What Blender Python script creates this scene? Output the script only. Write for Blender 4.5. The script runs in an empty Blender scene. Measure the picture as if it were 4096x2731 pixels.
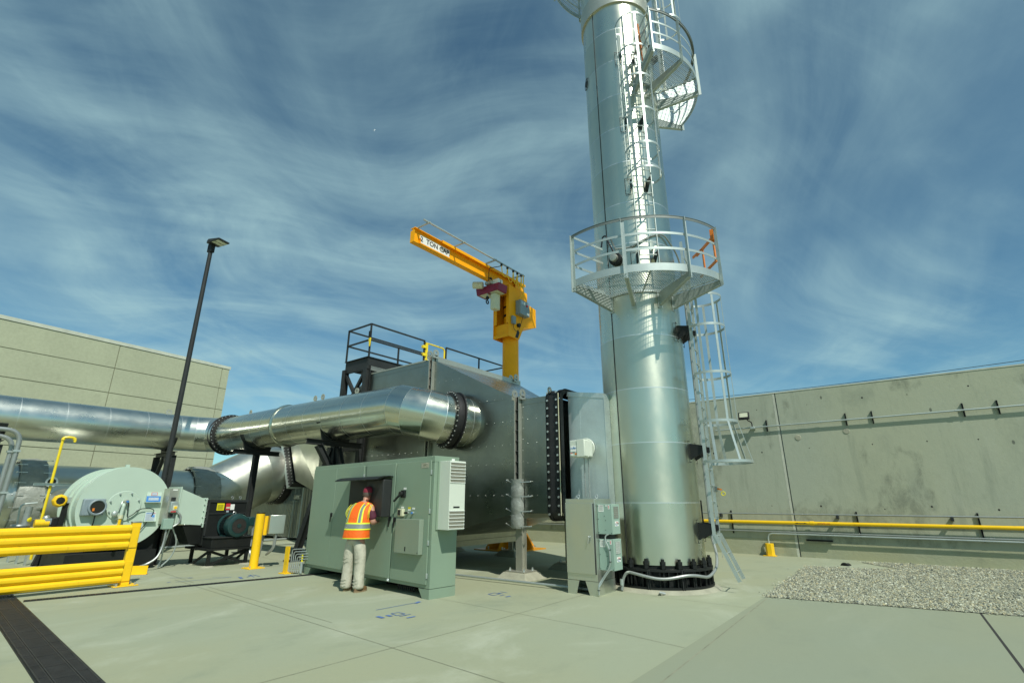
import bpy, bmesh, math, random
from mathutils import Vector, Matrix, Quaternion
R = math.radians
random.seed(7)
S = bpy.context.scene
# ---------------------------------------------------------------- camera
FPX, CX, CY, PIT, YAW, EYE = 1990.0, 2048.0, 1365.5, R(17.68), R(38), 1.55
cam = bpy.data.objects.new('camera', bpy.data.cameras.new('camera'))
S.collection.objects.link(cam)
cam.data.sensor_width = 36; cam.data.lens = 36*FPX/4096
cam.data.clip_start = .05; cam.data.clip_end = 6000
cam.location = (0, 0, EYE); cam.rotation_euler = (R(90)+PIT, 0, YAW)
S.camera = cam
# ---------------------------------------------------------------- sun and sky
SUN_AZ, SUN_EL = 117.5, 50.0            # azimuth from +Y towards +X
sv = Vector((math.sin(R(SUN_AZ))*math.cos(R(SUN_EL)), math.cos(R(SUN_AZ))*math.cos(R(SUN_EL)), math.sin(R(SUN_EL))))
sd = bpy.data.lights.new('sun', 'SUN'); sd.energy = 4.2; sd.angle = R(.5); sd.color = (1, .975, .89)
so = bpy.data.objects.new('sun', sd); S.collection.objects.link(so)
so.rotation_mode = 'QUATERNION'; so.rotation_quaternion = sv.to_track_quat('Z', 'Y'); so.location = (0, 0, 60)
S.view_settings.view_transform = 'Standard'; S.view_settings.look = 'None'
S.view_settings.exposure = 0.0; S.view_settings.gamma = 1

W = bpy.data.worlds.new("World"); S.world = W; W.use_nodes = True
def build_world():
    nt = W.node_tree; N = nt.nodes; L = nt.links
    for n in list(N): N.remove(n)
    out = N.new('ShaderNodeOutputWorld'); bg = N.new('ShaderNodeBackground'); bg.inputs[1].default_value = .092
    sky = N.new('ShaderNodeTexSky'); sky.sky_type = 'NISHITA'; sky.sun_disc = False
    sky.sun_elevation = R(SUN_EL); sky.sun_rotation = R(SUN_AZ); sky.altitude = 100; sky.air_density = .85; sky.dust_density = .25; sky.ozone_density = 2.0
    tint = N.new('ShaderNodeMix'); tint.data_type = 'RGBA'; tint.blend_type = 'MULTIPLY'; tint.inputs[0].default_value = 1
    tint.inputs[7].default_value = (.70, 1.12, 1.06, 1)
    L.new(sky.outputs[0], tint.inputs[6])
    tc = N.new('ShaderNodeTexCoord'); sep = N.new('ShaderNodeSeparateXYZ'); L.new(tc.outputs['Generated'], sep.inputs[0])
    def m(op, a, b=None, c=None):
        n = N.new('ShaderNodeMath'); n.operation = op
        for i, v in enumerate((a, b, c)):
            if v is None: continue
            if isinstance(v, (int, float)): n.inputs[i].default_value = v
            else: L.new(v, n.inputs[i])
        return n.outputs[0]
    z = m('ADD', m('MAXIMUM', sep.outputs[2], 0), .22)
    cmb = N.new('ShaderNodeCombineXYZ'); L.new(m('DIVIDE', sep.outputs[0], z), cmb.inputs[0]); L.new(m('DIVIDE', sep.outputs[1], z), cmb.inputs[1])
    def noise(rot, sx, sy, scale, det, dist, rough=.55, off=0):
        mp = N.new('ShaderNodeMapping'); mp.inputs['Rotation'].default_value = (0, 0, R(rot)); mp.inputs['Scale'].default_value = (sx, sy, 1); mp.inputs['Location'].default_value = (off, off*.7, off)
        vr = N.new('ShaderNodeVectorRotate'); vr.rotation_type = 'Z_AXIS'; vr.inputs['Angle'].default_value = R(rot)
        L.new(cmb.outputs[0], vr.inputs['Vector']); mp.inputs['Rotation'].default_value = (0, 0, 0); L.new(vr.outputs[0], mp.inputs[0])
        n = N.new('ShaderNodeTexNoise'); n.inputs['Scale'].default_value = scale; n.inputs['Detail'].default_value = det
        n.inputs['Roughness'].default_value = rough; n.inputs['Distortion'].default_value = dist
        L.new(mp.outputs[0], n.inputs['Vector']); return n.outputs[0]
    def mr(v, a, b, c=0, d=1):
        n = N.new('ShaderNodeMapRange'); n.interpolation_type = 'SMOOTHSTEP'
        for i, x in enumerate((a, b, c, d)): n.inputs[i+1].default_value = x
        L.new(v, n.inputs[0]); return n.outputs[0]
    # slow swirl of the cloud plane so the fibres bend
    wn = N.new('ShaderNodeTexNoise'); wn.inputs['Scale'].default_value = .55; wn.inputs['Detail'].default_value = 2; L.new(cmb.outputs[0], wn.inputs['Vector'])
    wv = N.new('ShaderNodeVectorMath'); wv.operation = 'SCALE'; wv.inputs['Scale'].default_value = 1.1; L.new(wn.outputs['Color'], wv.inputs[0])
    wa = N.new('ShaderNodeVectorMath'); wa.operation = 'ADD'; L.new(cmb.outputs[0], wa.inputs[0]); L.new(wv.outputs[0], wa.inputs[1]); cmb = wa
    big = mr(noise(20, 1, 1, .75, 4, .3, .55, 3.54), .34, .60)
    st1 = mr(noise(128, .42, 2.4, 1.7, 9, .35, .57, 38.0), .36, .78)
    st2 = mr(noise(75, .55, 1.9, 1.4, 9, .5, .58, 6.93), .38, .80)
    tuft = mr(noise(20, 1, 1.2, 3.2, 9, .8, .62, 31.31), .38, .80)
    veil = mr(noise(10, .8, 1.1, .8, 6, .4, .55, 39.4), .30, .72)
    cl = m('ADD', m('ADD', m('MULTIPLY', st1, .55), m('MULTIPLY', st2, .50)), m('MULTIPLY', tuft, .22))
    cl = m('MULTIPLY', cl, m('ADD', m('MULTIPLY', big, .80), .28))
    cl = m('MINIMUM', m('ADD', m('MULTIPLY', cl, .80), m('MULTIPLY', veil, .10)), .8)
    mix = N.new('ShaderNodeMix'); mix.data_type = 'RGBA'; L.new(cl, mix.inputs[0]); L.new(tint.outputs[2], mix.inputs[6])
    mix.inputs[7].default_value = (4.6, 7.0, 7.2, 1)
    L.new(mix.outputs[2], bg.inputs[0]); L.new(bg.outputs[0], out.inputs[0])
build_world()

# ---------------------------------------------------------------- pixel -> place helpers (4096 x 2731 photograph)
fw = Vector((-math.sin(YAW)*math.cos(PIT), math.cos(YAW)*math.cos(PIT), math.sin(PIT)))
rt = Vector((math.cos(YAW), math.sin(YAW), 0)); upv = rt.cross(fw); CAM = Vector((0, 0, EYE))
def ray(x, y): return fw + rt*((x-CX)/FPX) - upv*((y-CY)/FPX)
def G(x, y, z=0.0): r = ray(x, y); return CAM + r*((z-EYE)/r.z)
def PX(x, y, X): r = ray(x, y); return CAM + r*(X/r.x)
def PY(x, y, Y): r = ray(x, y); return CAM + r*(Y/r.y)
def at(x, y, b):
    r = ray(x, y); return EYE + r.z*math.hypot(b[0], b[1])/math.hypot(r.x, r.y)

# ---------------------------------------------------------------- materials
def pm(name, col, rough=.5, metal=0., var=.12, vs=3., bump=0., bs=40., dirt=None, spec=.5, stretch=(1, 1, 1), rvar=.0, coat=0., fine=.0, fs=60., aniso=0.):
    m = bpy.data.materials.new(name); m.use_nodes = True
    nt = m.node_tree; N = nt.nodes; L = nt.links; b = N['Principled BSDF']
    b.inputs['Metallic'].default_value = metal; b.inputs['Roughness'].default_value = rough
    b.inputs['Specular IOR Level'].default_value = spec; b.inputs['Coat Weight'].default_value = coat
    tc = N.new('ShaderNodeTexCoord'); mp = N.new('ShaderNodeMapping'); mp.inputs['Scale'].default_value = stretch
    if aniso:
        b.inputs['Anisotropic'].default_value = aniso; b.inputs['Anisotropic Rotation'].default_value = .25; tg = N.new('ShaderNodeTangent'); tg.direction_type = 'RADIAL'; tg.axis = 'Z'; L.new(tg.outputs[0], b.inputs['Tangent'])
    geo = N.new('ShaderNodeNewGeometry'); L.new(geo.outputs['Position'], mp.inputs[0])
    def noise(sc, det=5, ro=.6):
        n = N.new('ShaderNodeTexNoise'); n.inputs['Scale'].default_value = sc; n.inputs['Detail'].default_value = det; n.inputs['Roughness'].default_value = ro
        L.new(mp.outputs[0], n.inputs['Vector']); return n
    n1 = noise(vs); cr = N.new('ShaderNodeMapRange'); cr.inputs[1].default_value = .3; cr.inputs[2].default_value = .7
    cr.inputs[3].default_value = 1-var; cr.inputs[4].default_value = 1+var; L.new(n1.outputs[0], cr.inputs[0])
    mul = N.new('ShaderNodeVectorMath'); mul.operation = 'SCALE'; mul.inputs[0].default_value = col; L.new(cr.outputs[0], mul.inputs['Scale'])
    last = mul.outputs[0]
    if fine:
        n3 = noise(fs, 3); c3 = N.new('ShaderNodeMapRange'); c3.inputs[1].default_value = .3; c3.inputs[2].default_value = .7
        c3.inputs[3].default_value = 1-fine; c3.inputs[4].default_value = 1+fine; L.new(n3.outputs[0], c3.inputs[0])
        m3 = N.new('ShaderNodeVectorMath'); m3.operation = 'SCALE'; L.new(last, m3.inputs[0]); L.new(c3.outputs[0], m3.inputs['Scale']); last = m3.outputs[0]
    if dirt:
        dcol, dsc, lo, hi, amt = dirt
        n2 = noise(dsc, 7, .65); dr = N.new('ShaderNodeMapRange'); dr.inputs[1].default_value = lo; dr.inputs[2].default_value = hi; dr.inputs[4].default_value = amt
        L.new(n2.outputs[0], dr.inputs[0]); mx = N.new('ShaderNodeMix'); mx.data_type = 'RGBA'
        L.new(dr.outputs[0], mx.inputs[0]); L.new(last, mx.inputs[6]); mx.inputs[7].default_value = (*dcol, 1); last = mx.outputs[2]
    L.new(last, b.inputs['Base Color'])
    if rvar:
        rr = N.new('ShaderNodeMapRange'); rr.inputs[1].default_value = .3; rr.inputs[2].default_value = .7
        rr.inputs[3].default_value = max(.02, rough-rvar); rr.inputs[4].default_value = rough+rvar
        L.new(noise(vs*1.7).outputs[0], rr.inputs[0]); L.new(rr.outputs[0], b.inputs['Roughness'])
    if bump:
        bn = N.new('ShaderNodeBump'); bn.inputs['Strength'].default_value = 1; bn.inputs['Distance'].default_value = bump
        L.new(noise(bs, 4).outputs[0], bn.inputs['Height']); L.new(bn.outputs[0], b.inputs['Normal'])
    return m
M = {}
M['steel_bright'] = pm('bright_stainless_cladding', (.62, .63, .54), .22, 1, .05, 1.5, .0009, 1.6, rvar=.05)
M['steel_left'] = pm('brushed_duct_cladding', (.66, .68, .61), .30, 1, .05, 1.4, .0008, 1.4, rvar=.05)
M['galv_shaded'] = pm('shaded_galvanised_angle', (.17, .195, .18), .5, .3, .1, 5)  # darker copy of the galvanised steel: top rail shade put into the colour
M['seam'] = pm('lapped_sheet_seam', (.72, .75, .71), .42, .9, .05, 2)
M['steel_stack'] = pm('brushed_aluminium_shell', (.67, .68, .55), .30, 1, .05, 1.2, .0010, 1.6, rvar=.05, stretch=(1, 1, .6), aniso=.5)
M['steel_stack_b'] = pm('brushed_aluminium_sheet', (.60, .62, .50), .35, 1, .07, 1.4, .0012, 1.3, rvar=.05, stretch=(1, 1, .6), aniso=.5)
M['steel_dark'] = pm('weathered_grey_cladding', (.285, .30, .265), .33, 1, .10, .8, .004, 1.1, rvar=.08, dirt=((.36, .385, .36), .8, .45, .75, .6))
M['steel_roof'] = pm('weathered_roof_cladding', (.42, .44, .42), .28, 1, .15, 2, .012, 2.0, rvar=.1, dirt=((.42, .36, .22), 1.6, .52, .6, .8), stretch=(2.4, .7, 1))
M['steel_duct'] = pm('dull_stainless_duct', (.62, .63, .54), .38, 1, .08, 1.1, .0018, 1.2, rvar=.06)
M['steel_band'] = pm('tan_steel_band', (.50, .50, .42), .42, .7, .1, 3)
M['galv'] = pm('galvanised_sheet', (.60, .68, .66), .42, .7, .10, 2, .004, 3, rvar=.08, fine=.06, fs=70)
M['galv_steel'] = pm('galvanised_steel', (.44, .50, .47), .45, .55, .08, 5, fine=.05)
M['conduit'] = pm('conduit_grey', (.32, .35, .33), .42, .5, .08, 6)
M['stainless'] = pm('brushed_stainless', (.56, .60, .53), .33, .85, .04, 1.5, .0012, 3, stretch=(1, 1, .4), rvar=.04)
M['black'] = pm('black_steel_paint', (.012, .014, .013), .5, 0, .2, 4, fine=.1, spec=.3)
M['black_semi'] = pm('charcoal_steel_paint', (.026, .029, .028), .5, 0, .2, 3, spec=.3)
M['iron'] = pm('cast_iron_grate', (.030, .031, .030), .55, 0, .3, 5, spec=.3)
M['rubber'] = pm('black_rubber', (.014, .014, .014), .55, 0, .3, 6, .004, 9)
M['bolt'] = pm('zinc_bolt', (.62, .65, .62), .35, .8, .1, 8)
M['yellow'] = pm('safety_yellow_paint', (.88, .55, .012), .40, 0, .05, 3, coat=.0, spec=.35, dirt=((.42, .28, .03), 7, .60, .74, .55))
M['yellow2'] = pm('bright_yellow_paint', (.82, .62, .02), .35, 0, .05, 4)
M['crane'] = pm('crane_amber_paint', (.95, .40, .002), .5, 0, .07, 2, spec=.25, dirt=((.40, .22, .02), 3, .6, .75, .4))
M['crane_base'] = pm('crane_base_orange', (.62, .27, .01), .42, 0, .1, 3)
M['orange'] = pm('orange_safety_paint', (.70, .20, .02), .4)
M['cab'] = pm('grey_green_enamel', (.215, .298, .215), .42, 0, .03, 1.5, dirt=((.245, .285, .19), 1.1, .5, .75, .4))
M['cab_plate'] = pm('pale_green_plate', (.22, .275, .205), .40, 0, .05, 2)
M['ac'] = pm('light_grey_enamel', (.60, .65, .55), .45, 0, .03, 2)
M['ac_green'] = pm('sage_enamel', (.28, .40, .33), .42, 0, .04, 2)
M['vent'] = pm('vent_mesh', (.20, .20, .15), .6, 0, .35, 90)
M['burner'] = pm('pale_green_white_paint', (.45, .56, .46), .45, 0, .03, 1.5)
M['motor'] = pm('dark_teal_motor_paint', (.012, .045, .043), .35, 0, .15, 5)
M['ss_grille'] = pm('motor_grille', (.12, .10, .085), .5, .3, .5, 140)
M['grey_box'] = pm('grey_enclosure', (.22, .28, .30), .45, 0, .05, 3)
M['lamp_lens'] = pm('lamp_lens', (.55, .58, .42), .3)
M['white'] = pm('white_label', (.78, .80, .74), .5, 0, .03, 8)
M['ink'] = pm('black_ink', (.012, .012, .014), .6)
M['red'] = pm('red_paint', (.55, .03, .04), .5)
M['maroon'] = pm('maroon_hood', (.22, .012, .045), .5, 0, .15, 5)
M['cream'] = pm('cream_enamel', (.62, .62, .42), .45, 0, .05, 5)
M['blue'] = pm('blue_label', (.05, .20, .48), .45, 0, .15, 9)
M['lblue'] = pm('pale_blue_plate', (.42, .50, .55), .4, .2, .1, 25)
M['yel_label'] = pm('yellow_label', (.70, .62, .01), .5, 0, .1, 20)
M['glass_dark'] = pm('dark_glass', (.015, .014, .012), .08)
M['blanket'] = pm('insulation_blanket', (.30, .32, .28), .5, .25, .12, 5, .02, 9)
M['bld'] = pm('precast_panel', (.385, .405, .275), .85, 0, .06, .5, fine=.06, fs=9, dirt=((.20, .205, .135), 2.2, .60, .85, .5))
M['bld_joint'] = pm('panel_joint', (.20, .20, .135), .9)
M['coping'] = pm('metal_coping', (.50, .52, .42), .5)
M['foliage'] = pm('shrub_leaves', (.10, .12, .02), .6, 0, .5, 9)
M['trunk'] = pm('shrub_stem', (.07, .05, .03), .8)
M['chalk'] = pm('blue_marking_chalk', (.085, .16, .36), .8, 0, .4, 20)
M['black_pvc'] = pm('black_plastic', (.015, .015, .017), .35)
M['pad'] = pm('grout_pad', (.34, .34, .25), .9, 0, .15, 5, .006, 14)
M['joint'] = pm('slab_joint', (.235, .24, .165), .9, 0, .3, 3)
M['joint_dark'] = pm('open_slab_joint', (.03, .03, .025), .9)
M['pebble'] = pm('river_pebble', (.42, .44, .36), .75, 0, .55, 14)
M['skin'] = pm('skin', (.48, .25, .17), .55, 0, .06, 20)
M['hair'] = pm('grey_hair', (.10, .075, .06), .7, 0, .3, 90)
M['cap'] = pm('maroon_cap', (.20, .012, .03), .75)
M['shirt'] = pm('maroon_shirt', (.075, .010, .026), .8, 0, .2, 9, .004, 25)
M['vest'] = pm('orange_vest', (.90, .14, .006), .7, 0, .08, 6, .022, 8)
M['lime'] = pm('lime_trim', (.75, .85, .05), .6)
M['reflect'] = pm('grey_reflective_tape', (.24, .27, .26), .4, .2, .1, 9)
M['khaki'] = pm('khaki_cotton', (.47, .46, .36), .85, 0, .10, 6, .03, 9, stretch=(1, 1, .7))
M['shoe'] = pm('brown_leather', (.14, .085, .035), .6, 0, .2, 12)
M['sole'] = pm('tan_sole', (.28, .21, .12), .8)
M['plane'] = pm('aircraft_skin', (.75, .78, .8), .4)

def concrete(name, base, warm, light, dark, sc, pits=False, streak=(1, 1, 1), bump=.004):
    m = bpy.data.materials.new(name); m.use_nodes = True; nt = m.node_tree; N = nt.nodes; L = nt.links; b = N['Principled BSDF']
    b.inputs['Roughness'].default_value = .82; b.inputs['Specular IOR Level'].default_value = .35
    geo = N.new('ShaderNodeNewGeometry'); mp = N.new('ShaderNodeMapping'); mp.inputs['Scale'].default_value = streak; L.new(geo.outputs['Position'], mp.inputs[0])
    def noise(sc, det=6, ro=.6, dist=0):
        n = N.new('ShaderNodeTexNoise'); n.inputs['Scale'].default_value = sc; n.inputs['Detail'].default_value = det; n.inputs['Roughness'].default_value = ro; n.inputs['Distortion'].default_value = dist
        L.new(mp.outputs[0], n.inputs['Vector']); return n.outputs[0]
    def mixc(fac_src, lo, hi, amt, a, col):
        r = N.new('ShaderNodeMapRange'); r.interpolation_type = 'SMOOTHSTEP'; r.inputs[1].default_value = lo; r.inputs[2].default_value = hi; r.inputs[4].default_value = amt; L.new(fac_src, r.inputs[0])
        x = N.new('ShaderNodeMix'); x.data_type = 'RGBA'; L.new(r.outputs[0], x.inputs[0])
        if isinstance(a, tuple): x.inputs[6].default_value = (*a, 1)
        else: L.new(a, x.inputs[6])
        x.inputs[7].default_value = (*col, 1); return x.outputs[2]
    c = mixc(noise(.35*sc, 4, .5), .35, .7, .9, base, warm)
    c = mixc(noise(.55*sc, 8, .66, .6), .50, .74, .60, c, light)
    c = mixc(noise(.8*sc, 8, .68, .3), .50, .78, .7, c, dark)
    f = noise(28*sc, 4, .7); c = mixc(f, .55, .8, .35, c, dark)
    if pits:
        v = N.new('ShaderNodeTexVoronoi'); v.inputs['Scale'].default_value = 1.3; v.inputs['Randomness'].default_value = 1; L.new(mp.outputs[0], v.inputs['Vector'])
        inv = N.new('ShaderNodeMath'); inv.operation = 'SUBTRACT'; inv.inputs[0].default_value = 1; L.new(v.outputs['Distance'], inv.inputs[1])
        c = mixc(inv.outputs[0], .955, .972, .75, c, tuple(x*.35 for x in dark))
        mk = mixc(noise(.55, 4, .6), .44, .60, 1.0, (0, 0, 0), (1, 1, 1)); nn = noise(3.0, 10, .82, .4)
        mu = N.new('ShaderNodeMath'); mu.operation = 'MULTIPLY'; L.new(mk, mu.inputs[0]); L.new(nn, mu.inputs[1])
        c = mixc(mu.outputs[0], .36, .66, .55, c, tuple(x*.5 for x in dark))
        sp = N.new('ShaderNodeSeparateXYZ'); L.new(geo.outputs['Position'], sp.inputs[0]); st = N.new('ShaderNodeCombineXYZ'); L.new(sp.outputs[0], st.inputs[0]); dz = N.new('ShaderNodeMath'); dz.operation = 'MULTIPLY'; dz.inputs[1].default_value = .12; L.new(sp.outputs[2], dz.inputs[0]); L.new(dz.outputs[0], st.inputs[2])
        ns = N.new('ShaderNodeTexNoise'); ns.inputs['Scale'].default_value = 2.2; ns.inputs['Detail'].default_value = 7; ns.inputs['Roughness'].default_value = .7; L.new(st.outputs[0], ns.inputs['Vector']); c = mixc(ns.outputs[0], .52, .72, .45, c, dark)
    L.new(c, b.inputs['Base Color'])
    bn = N.new('ShaderNodeBump'); bn.inputs['Distance'].default_value = bump; bn.inputs['Strength'].default_value = .8; L.new(noise(9*sc, 8, .7), bn.inputs['Height']); L.new(bn.outputs[0], b.inputs['Normal'])
    return m
M['ground'] = concrete('yard_concrete', (.305, .340, .238), (.320, .335, .212), (.46, .49, .375), (.215, .25, .175), 1.0, streak=(1, .6, 1))
M['slab'] = concrete('newer_slab_concrete', (.250, .285, .205), (.270, .290, .19), (.305, .335, .25), (.21, .24, .175), .8, streak=(1, .5, 1))
M['wallc'] = concrete('tilt_up_concrete', (.375, .41, .315), (.40, .42, .295), (.45, .475, .37), (.225, .255, .195), .8, pits=True, streak=(1, 1, .55), bump=.008)
M['wallbase'] = concrete('stained_footing', (.35, .37, .25), (.39, .385, .225), (.43, .445, .32), (.21, .225, .155), 1.2, bump=.012)
def gravel_mat():
    m = bpy.data.materials.new('gravel_bed'); m.use_nodes = True; nt = m.node_tree; N = nt.nodes; L = nt.links; b = N['Principled BSDF']; b.inputs['Roughness'].default_value = .85
    geo = N.new('ShaderNodeNewGeometry'); v = N.new('ShaderNodeTexVoronoi'); v.inputs['Scale'].default_value = 34; L.new(geo.outputs['Position'], v.inputs['Vector'])
    sep = N.new('ShaderNodeSeparateColor'); L.new(v.outputs['Color'], sep.inputs[0])
    cr = N.new('ShaderNodeValToRGB'); e = cr.color_ramp.elements; e[0].color = (.08, .09, .075, 1); e[1].color = (.42, .44, .33, 1)
    for p, c in ((.3, (.22, .24, .19)), (.55, (.33, .35, .27)), (.75, (.35, .33, .21))): x = e.new(p); x.color = (*c, 1)
    L.new(sep.outputs[0], cr.inputs[0]); L.new(cr.outputs[0], b.inputs['Base Color'])
    bn = N.new('ShaderNodeBump'); bn.invert = True; bn.inputs['Distance'].default_value = .02; L.new(v.outputs['Distance'], bn.inputs['Height']); L.new(bn.outputs[0], b.inputs['Normal'])
    return m
M['gravel'] = gravel_mat()
def stones_mat():
    m = bpy.data.materials.new('loose_stone'); m.use_nodes = True; nt = m.node_tree; N = nt.nodes; L = nt.links; b = N['Principled BSDF']; b.inputs['Roughness'].default_value = .8
    geo = N.new('ShaderNodeNewGeometry'); cr = N.new('ShaderNodeValToRGB'); e = cr.color_ramp.elements; e[0].color = (.09, .11, .10, 1); e[1].color = (.50, .52, .40, 1)
    for p, c in ((.15, (.20, .21, .155)), (.45, (.33, .345, .25)), (.7, (.39, .35, .20)), (.85, (.43, .45, .34))): x = e.new(p); x.color = (*c, 1)
    L.new(geo.outputs['Random Per Island'], cr.inputs[0]); L.new(cr.outputs[0], b.inputs['Base Color']); return m
M['stones'] = stones_mat()
def leaf_mat(name, a, c):
    m = bpy.data.materials.new(name); m.use_nodes = True; nt = m.node_tree; N = nt.nodes; L = nt.links; b = N['Principled BSDF']; b.inputs['Roughness'].default_value = .6
    geo = N.new('ShaderNodeNewGeometry'); cr = N.new('ShaderNodeValToRGB'); cr.color_ramp.elements[0].color = (*a, 1); cr.color_ramp.elements[1].color = (*c, 1)
    L.new(geo.outputs['Random Per Island'], cr.inputs[0]); L.new(cr.outputs[0], b.inputs['Base Color']); return m
M['leaf'] = leaf_mat('shrub_leaf', (.05, .075, .015), (.17, .18, .035))

# ---------------------------------------------------------------- mesh builder
ORIG = {}
def frame(o, xd, yd=None):
    x = Vector(xd).normalized(); z = Vector((0, 0, 1)); y = z.cross(x)
    m = Matrix((x, y, z)).transposed().to_4x4(); m.translation = Vector(o); return m
def basis(d):
    d = Vector(d).normalized(); a = Vector((0, 0, 1)) if abs(d.z) < .9 else Vector((1, 0, 0))
    u = d.cross(a).normalized(); v = u.cross(d).normalized(); return d, u, v
class MB:
    def __init__(s, T=None): s.v = []; s.f = []; s.mi = []; s.T = T or Matrix(); s.m = 0
    def add(s, vs, fs):
        k = len(s.v); s.v += [s.T @ Vector(p) for p in vs]; s.f += [tuple(i+k for i in f) for f in fs]; s.mi += [s.m]*len(fs); return s
    def box(s, x0, x1, y0, y1, z0, z1):
        return s.add([(x, y, z) for z in (z0, z1) for y in (y0, y1) for x in (x0, x1)], [(0, 2, 3, 1), (4, 5, 7, 6), (0, 1, 5, 4), (2, 6, 7, 3), (0, 4, 6, 2), (1, 3, 7, 5)])
    def bar(s, p, q, w, h, side=None):        # rectangular bar from p to q; w across `side`, h along the other
        p, q = Vector(p), Vector(q); d = (q-p).normalized()
        if side is None: _, u, v = basis(d)
        else:
            u = Vector(side); u = u - d*u.dot(d)
            if u.length < 1e-4: u = X_-d*X_.dot(d)
            u = u.normalized(); v = u.cross(d)
        vs = [a + u*(i*w/2) + v*(j*h/2) for a in (p, q) for i, j in ((-1, -1), (1, -1), (1, 1), (-1, 1))]
        return s.add(vs, [(0, 1, 2, 3), (7, 6, 5, 4), (0, 4, 5, 1), (1, 5, 6, 2), (2, 6, 7, 3), (3, 7, 4, 0)])
    def ibeam(s, p, q, w, h, side, t=.015):
        p, q = Vector(p), Vector(q); d = (q-p).normalized(); u = Vector(side); u = (u-d*u.dot(d)).normalized(); v = u.cross(d)
        s.bar(p+v*(h/2-t/2), q+v*(h/2-t/2), w, t, u); s.bar(p-v*(h/2-t/2), q-v*(h/2-t/2), w, t, u); return s.bar(p, q, t, h-2*t, u)
    def tube(s, pts, r, n=10, caps=True):
        pts = [Vector(p) for p in pts]; rr = r if isinstance(r, (list, tuple)) else [r]*len(pts); vs = []; fs = []
        t0 = (pts[1]-pts[0]).normalized(); _, u, v = basis(t0)
        for i, p in enumerate(pts):
            t = (pts[min(i+1, len(pts)-1)]-pts[max(i-1, 0)]).normalized()
            u = (u - t*u.dot(t)).normalized(); v = u.cross(t)
            for k in range(n):
                a = 2*math.pi*k/n; vs.append(p + (u*math.cos(a)+v*math.sin(a))*rr[i])
        for i in range(len(pts)-1):
            for k in range(n): fs.append((i*n+k, i*n+(k+1) % n, (i+1)*n+(k+1) % n, (i+1)*n+k))
        if caps: fs.append(tuple(range(n))[::-1]); fs.append(tuple((len(pts)-1)*n+k for k in range(n)))
        return s.add(vs, fs)
    def cyl(s, p, q, r, n=16, r2=None, caps=True): return s.tube([p, q], [r, r if r2 is None else r2], n, caps)
    def annulus(s, c, d, ri, ro, h, n=48):   # flat ring (washer) with thickness h along d, starting at c
        d, u, v = basis(d); c = Vector(c); vs = []; fs = []
        for k in range(n):
            a = 2*math.pi*k/n; e = u*math.cos(a)+v*math.sin(a)
            vs += [c+e*ri, c+e*ro, c+e*ro+d*h, c+e*ri+d*h]
        for k in range(n):
            j = (k+1) % n
            for a, b in ((0, 1), (1, 2), (2, 3), (3, 0)): fs.append((k*4+a, j*4+a, j*4+b, k*4+b))
        return s.add(vs, fs)
    def lathe(s, c, d, prof, n=48, caps=False):  # profile [(radius, along)]
        d, u, v = basis(d); c = Vector(c); vs = []; fs = []; m = len(prof)
        for k in range(n):
            a = 2*math.pi*k/n; e = u*math.cos(a)+v*math.sin(a); vs += [c+e*r+d*z for r, z in prof]
        for k in range(n):
            j = (k+1) % n
            for i in range(m-1): fs.append((k*m+i, k*m+i+1, j*m+i+1, j*m+i))
        if caps: fs.append(tuple(k*m for k in range(n))); fs.append(tuple(k*m+m-1 for k in range(n))[::-1])
        return s.add(vs, fs)
    def prism(s, poly, d):                    # polygon of 3D points extruded along d
        p = [Vector(a) for a in poly]; n = len(p); d = Vector(d)
        return s.add(p+[a+d for a in p], [tuple(range(n))[::-1], tuple(range(n, 2*n))]+[(i, (i+1) % n, (i+1) % n+n, i+n) for i in range(n)])
    def hexa(s, a, b):                        # two quads -> hexahedron
        return s.add(list(a)+list(b), [(3, 2, 1, 0), (4, 5, 6, 7)]+[(i, (i+1) % 4, (i+1) % 4+4, i+4) for i in range(4)])
    def sphere(s, c, r, n=8, m=5, sc=(1, 1, 1)):
        c = Vector(c); vs = [c+Vector((0, 0, r*sc[2]))]; fs = []
        for i in range(1, m):
            t = math.pi*i/m
            for k in range(n): a = 2*math.pi*k/n; vs.append(c+Vector((r*math.sin(t)*math.cos(a)*sc[0], r*math.sin(t)*math.sin(a)*sc[1], r*math.cos(t)*sc[2])))
        vs.append(c-Vector((0, 0, r*sc[2]))); e = len(vs)-1
        for k in range(n):
            fs.append((0, 1+k, 1+(k+1) % n)); fs.append((e, e-n+(k+1) % n, e-n+k))
            for i in range(m-2): a = 1+i*n; fs.append((a+k, a+n+k, a+n+(k+1) % n, a+(k+1) % n))
        return s.add(vs, fs)
    def torus(s, c, d, Rr, r, n=20, m=8):
        d, u, v = basis(d); c = Vector(c); return s.tube([c+(u*math.cos(2*math.pi*k/n)+v*math.sin(2*math.pi*k/n))*Rr for k in range(n+1)], r, m, False)
    def loft(s, rings, closed=True, caps=True):
        n = len(rings[0]); vs = [p for r in rings for p in r]; fs = []
        for i in range(len(rings)-1):
            for k in range(n if closed else n-1): fs.append((i*n+k, i*n+(k+1) % n, (i+1)*n+(k+1) % n, (i+1)*n+k))
        if caps and closed: fs.append(tuple(range(n))[::-1]); fs.append(tuple((len(rings)-1)*n+k for k in range(n)))
        return s.add(vs, fs)
    def dots(s, pts, nrm, r=.008, h=.006, n=6):   # small bolt or rivet heads
        for p in pts:
            p = Vector(p); s.cyl(p, p+Vector(nrm)*h, r, n, r*.7)
        return s
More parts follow.
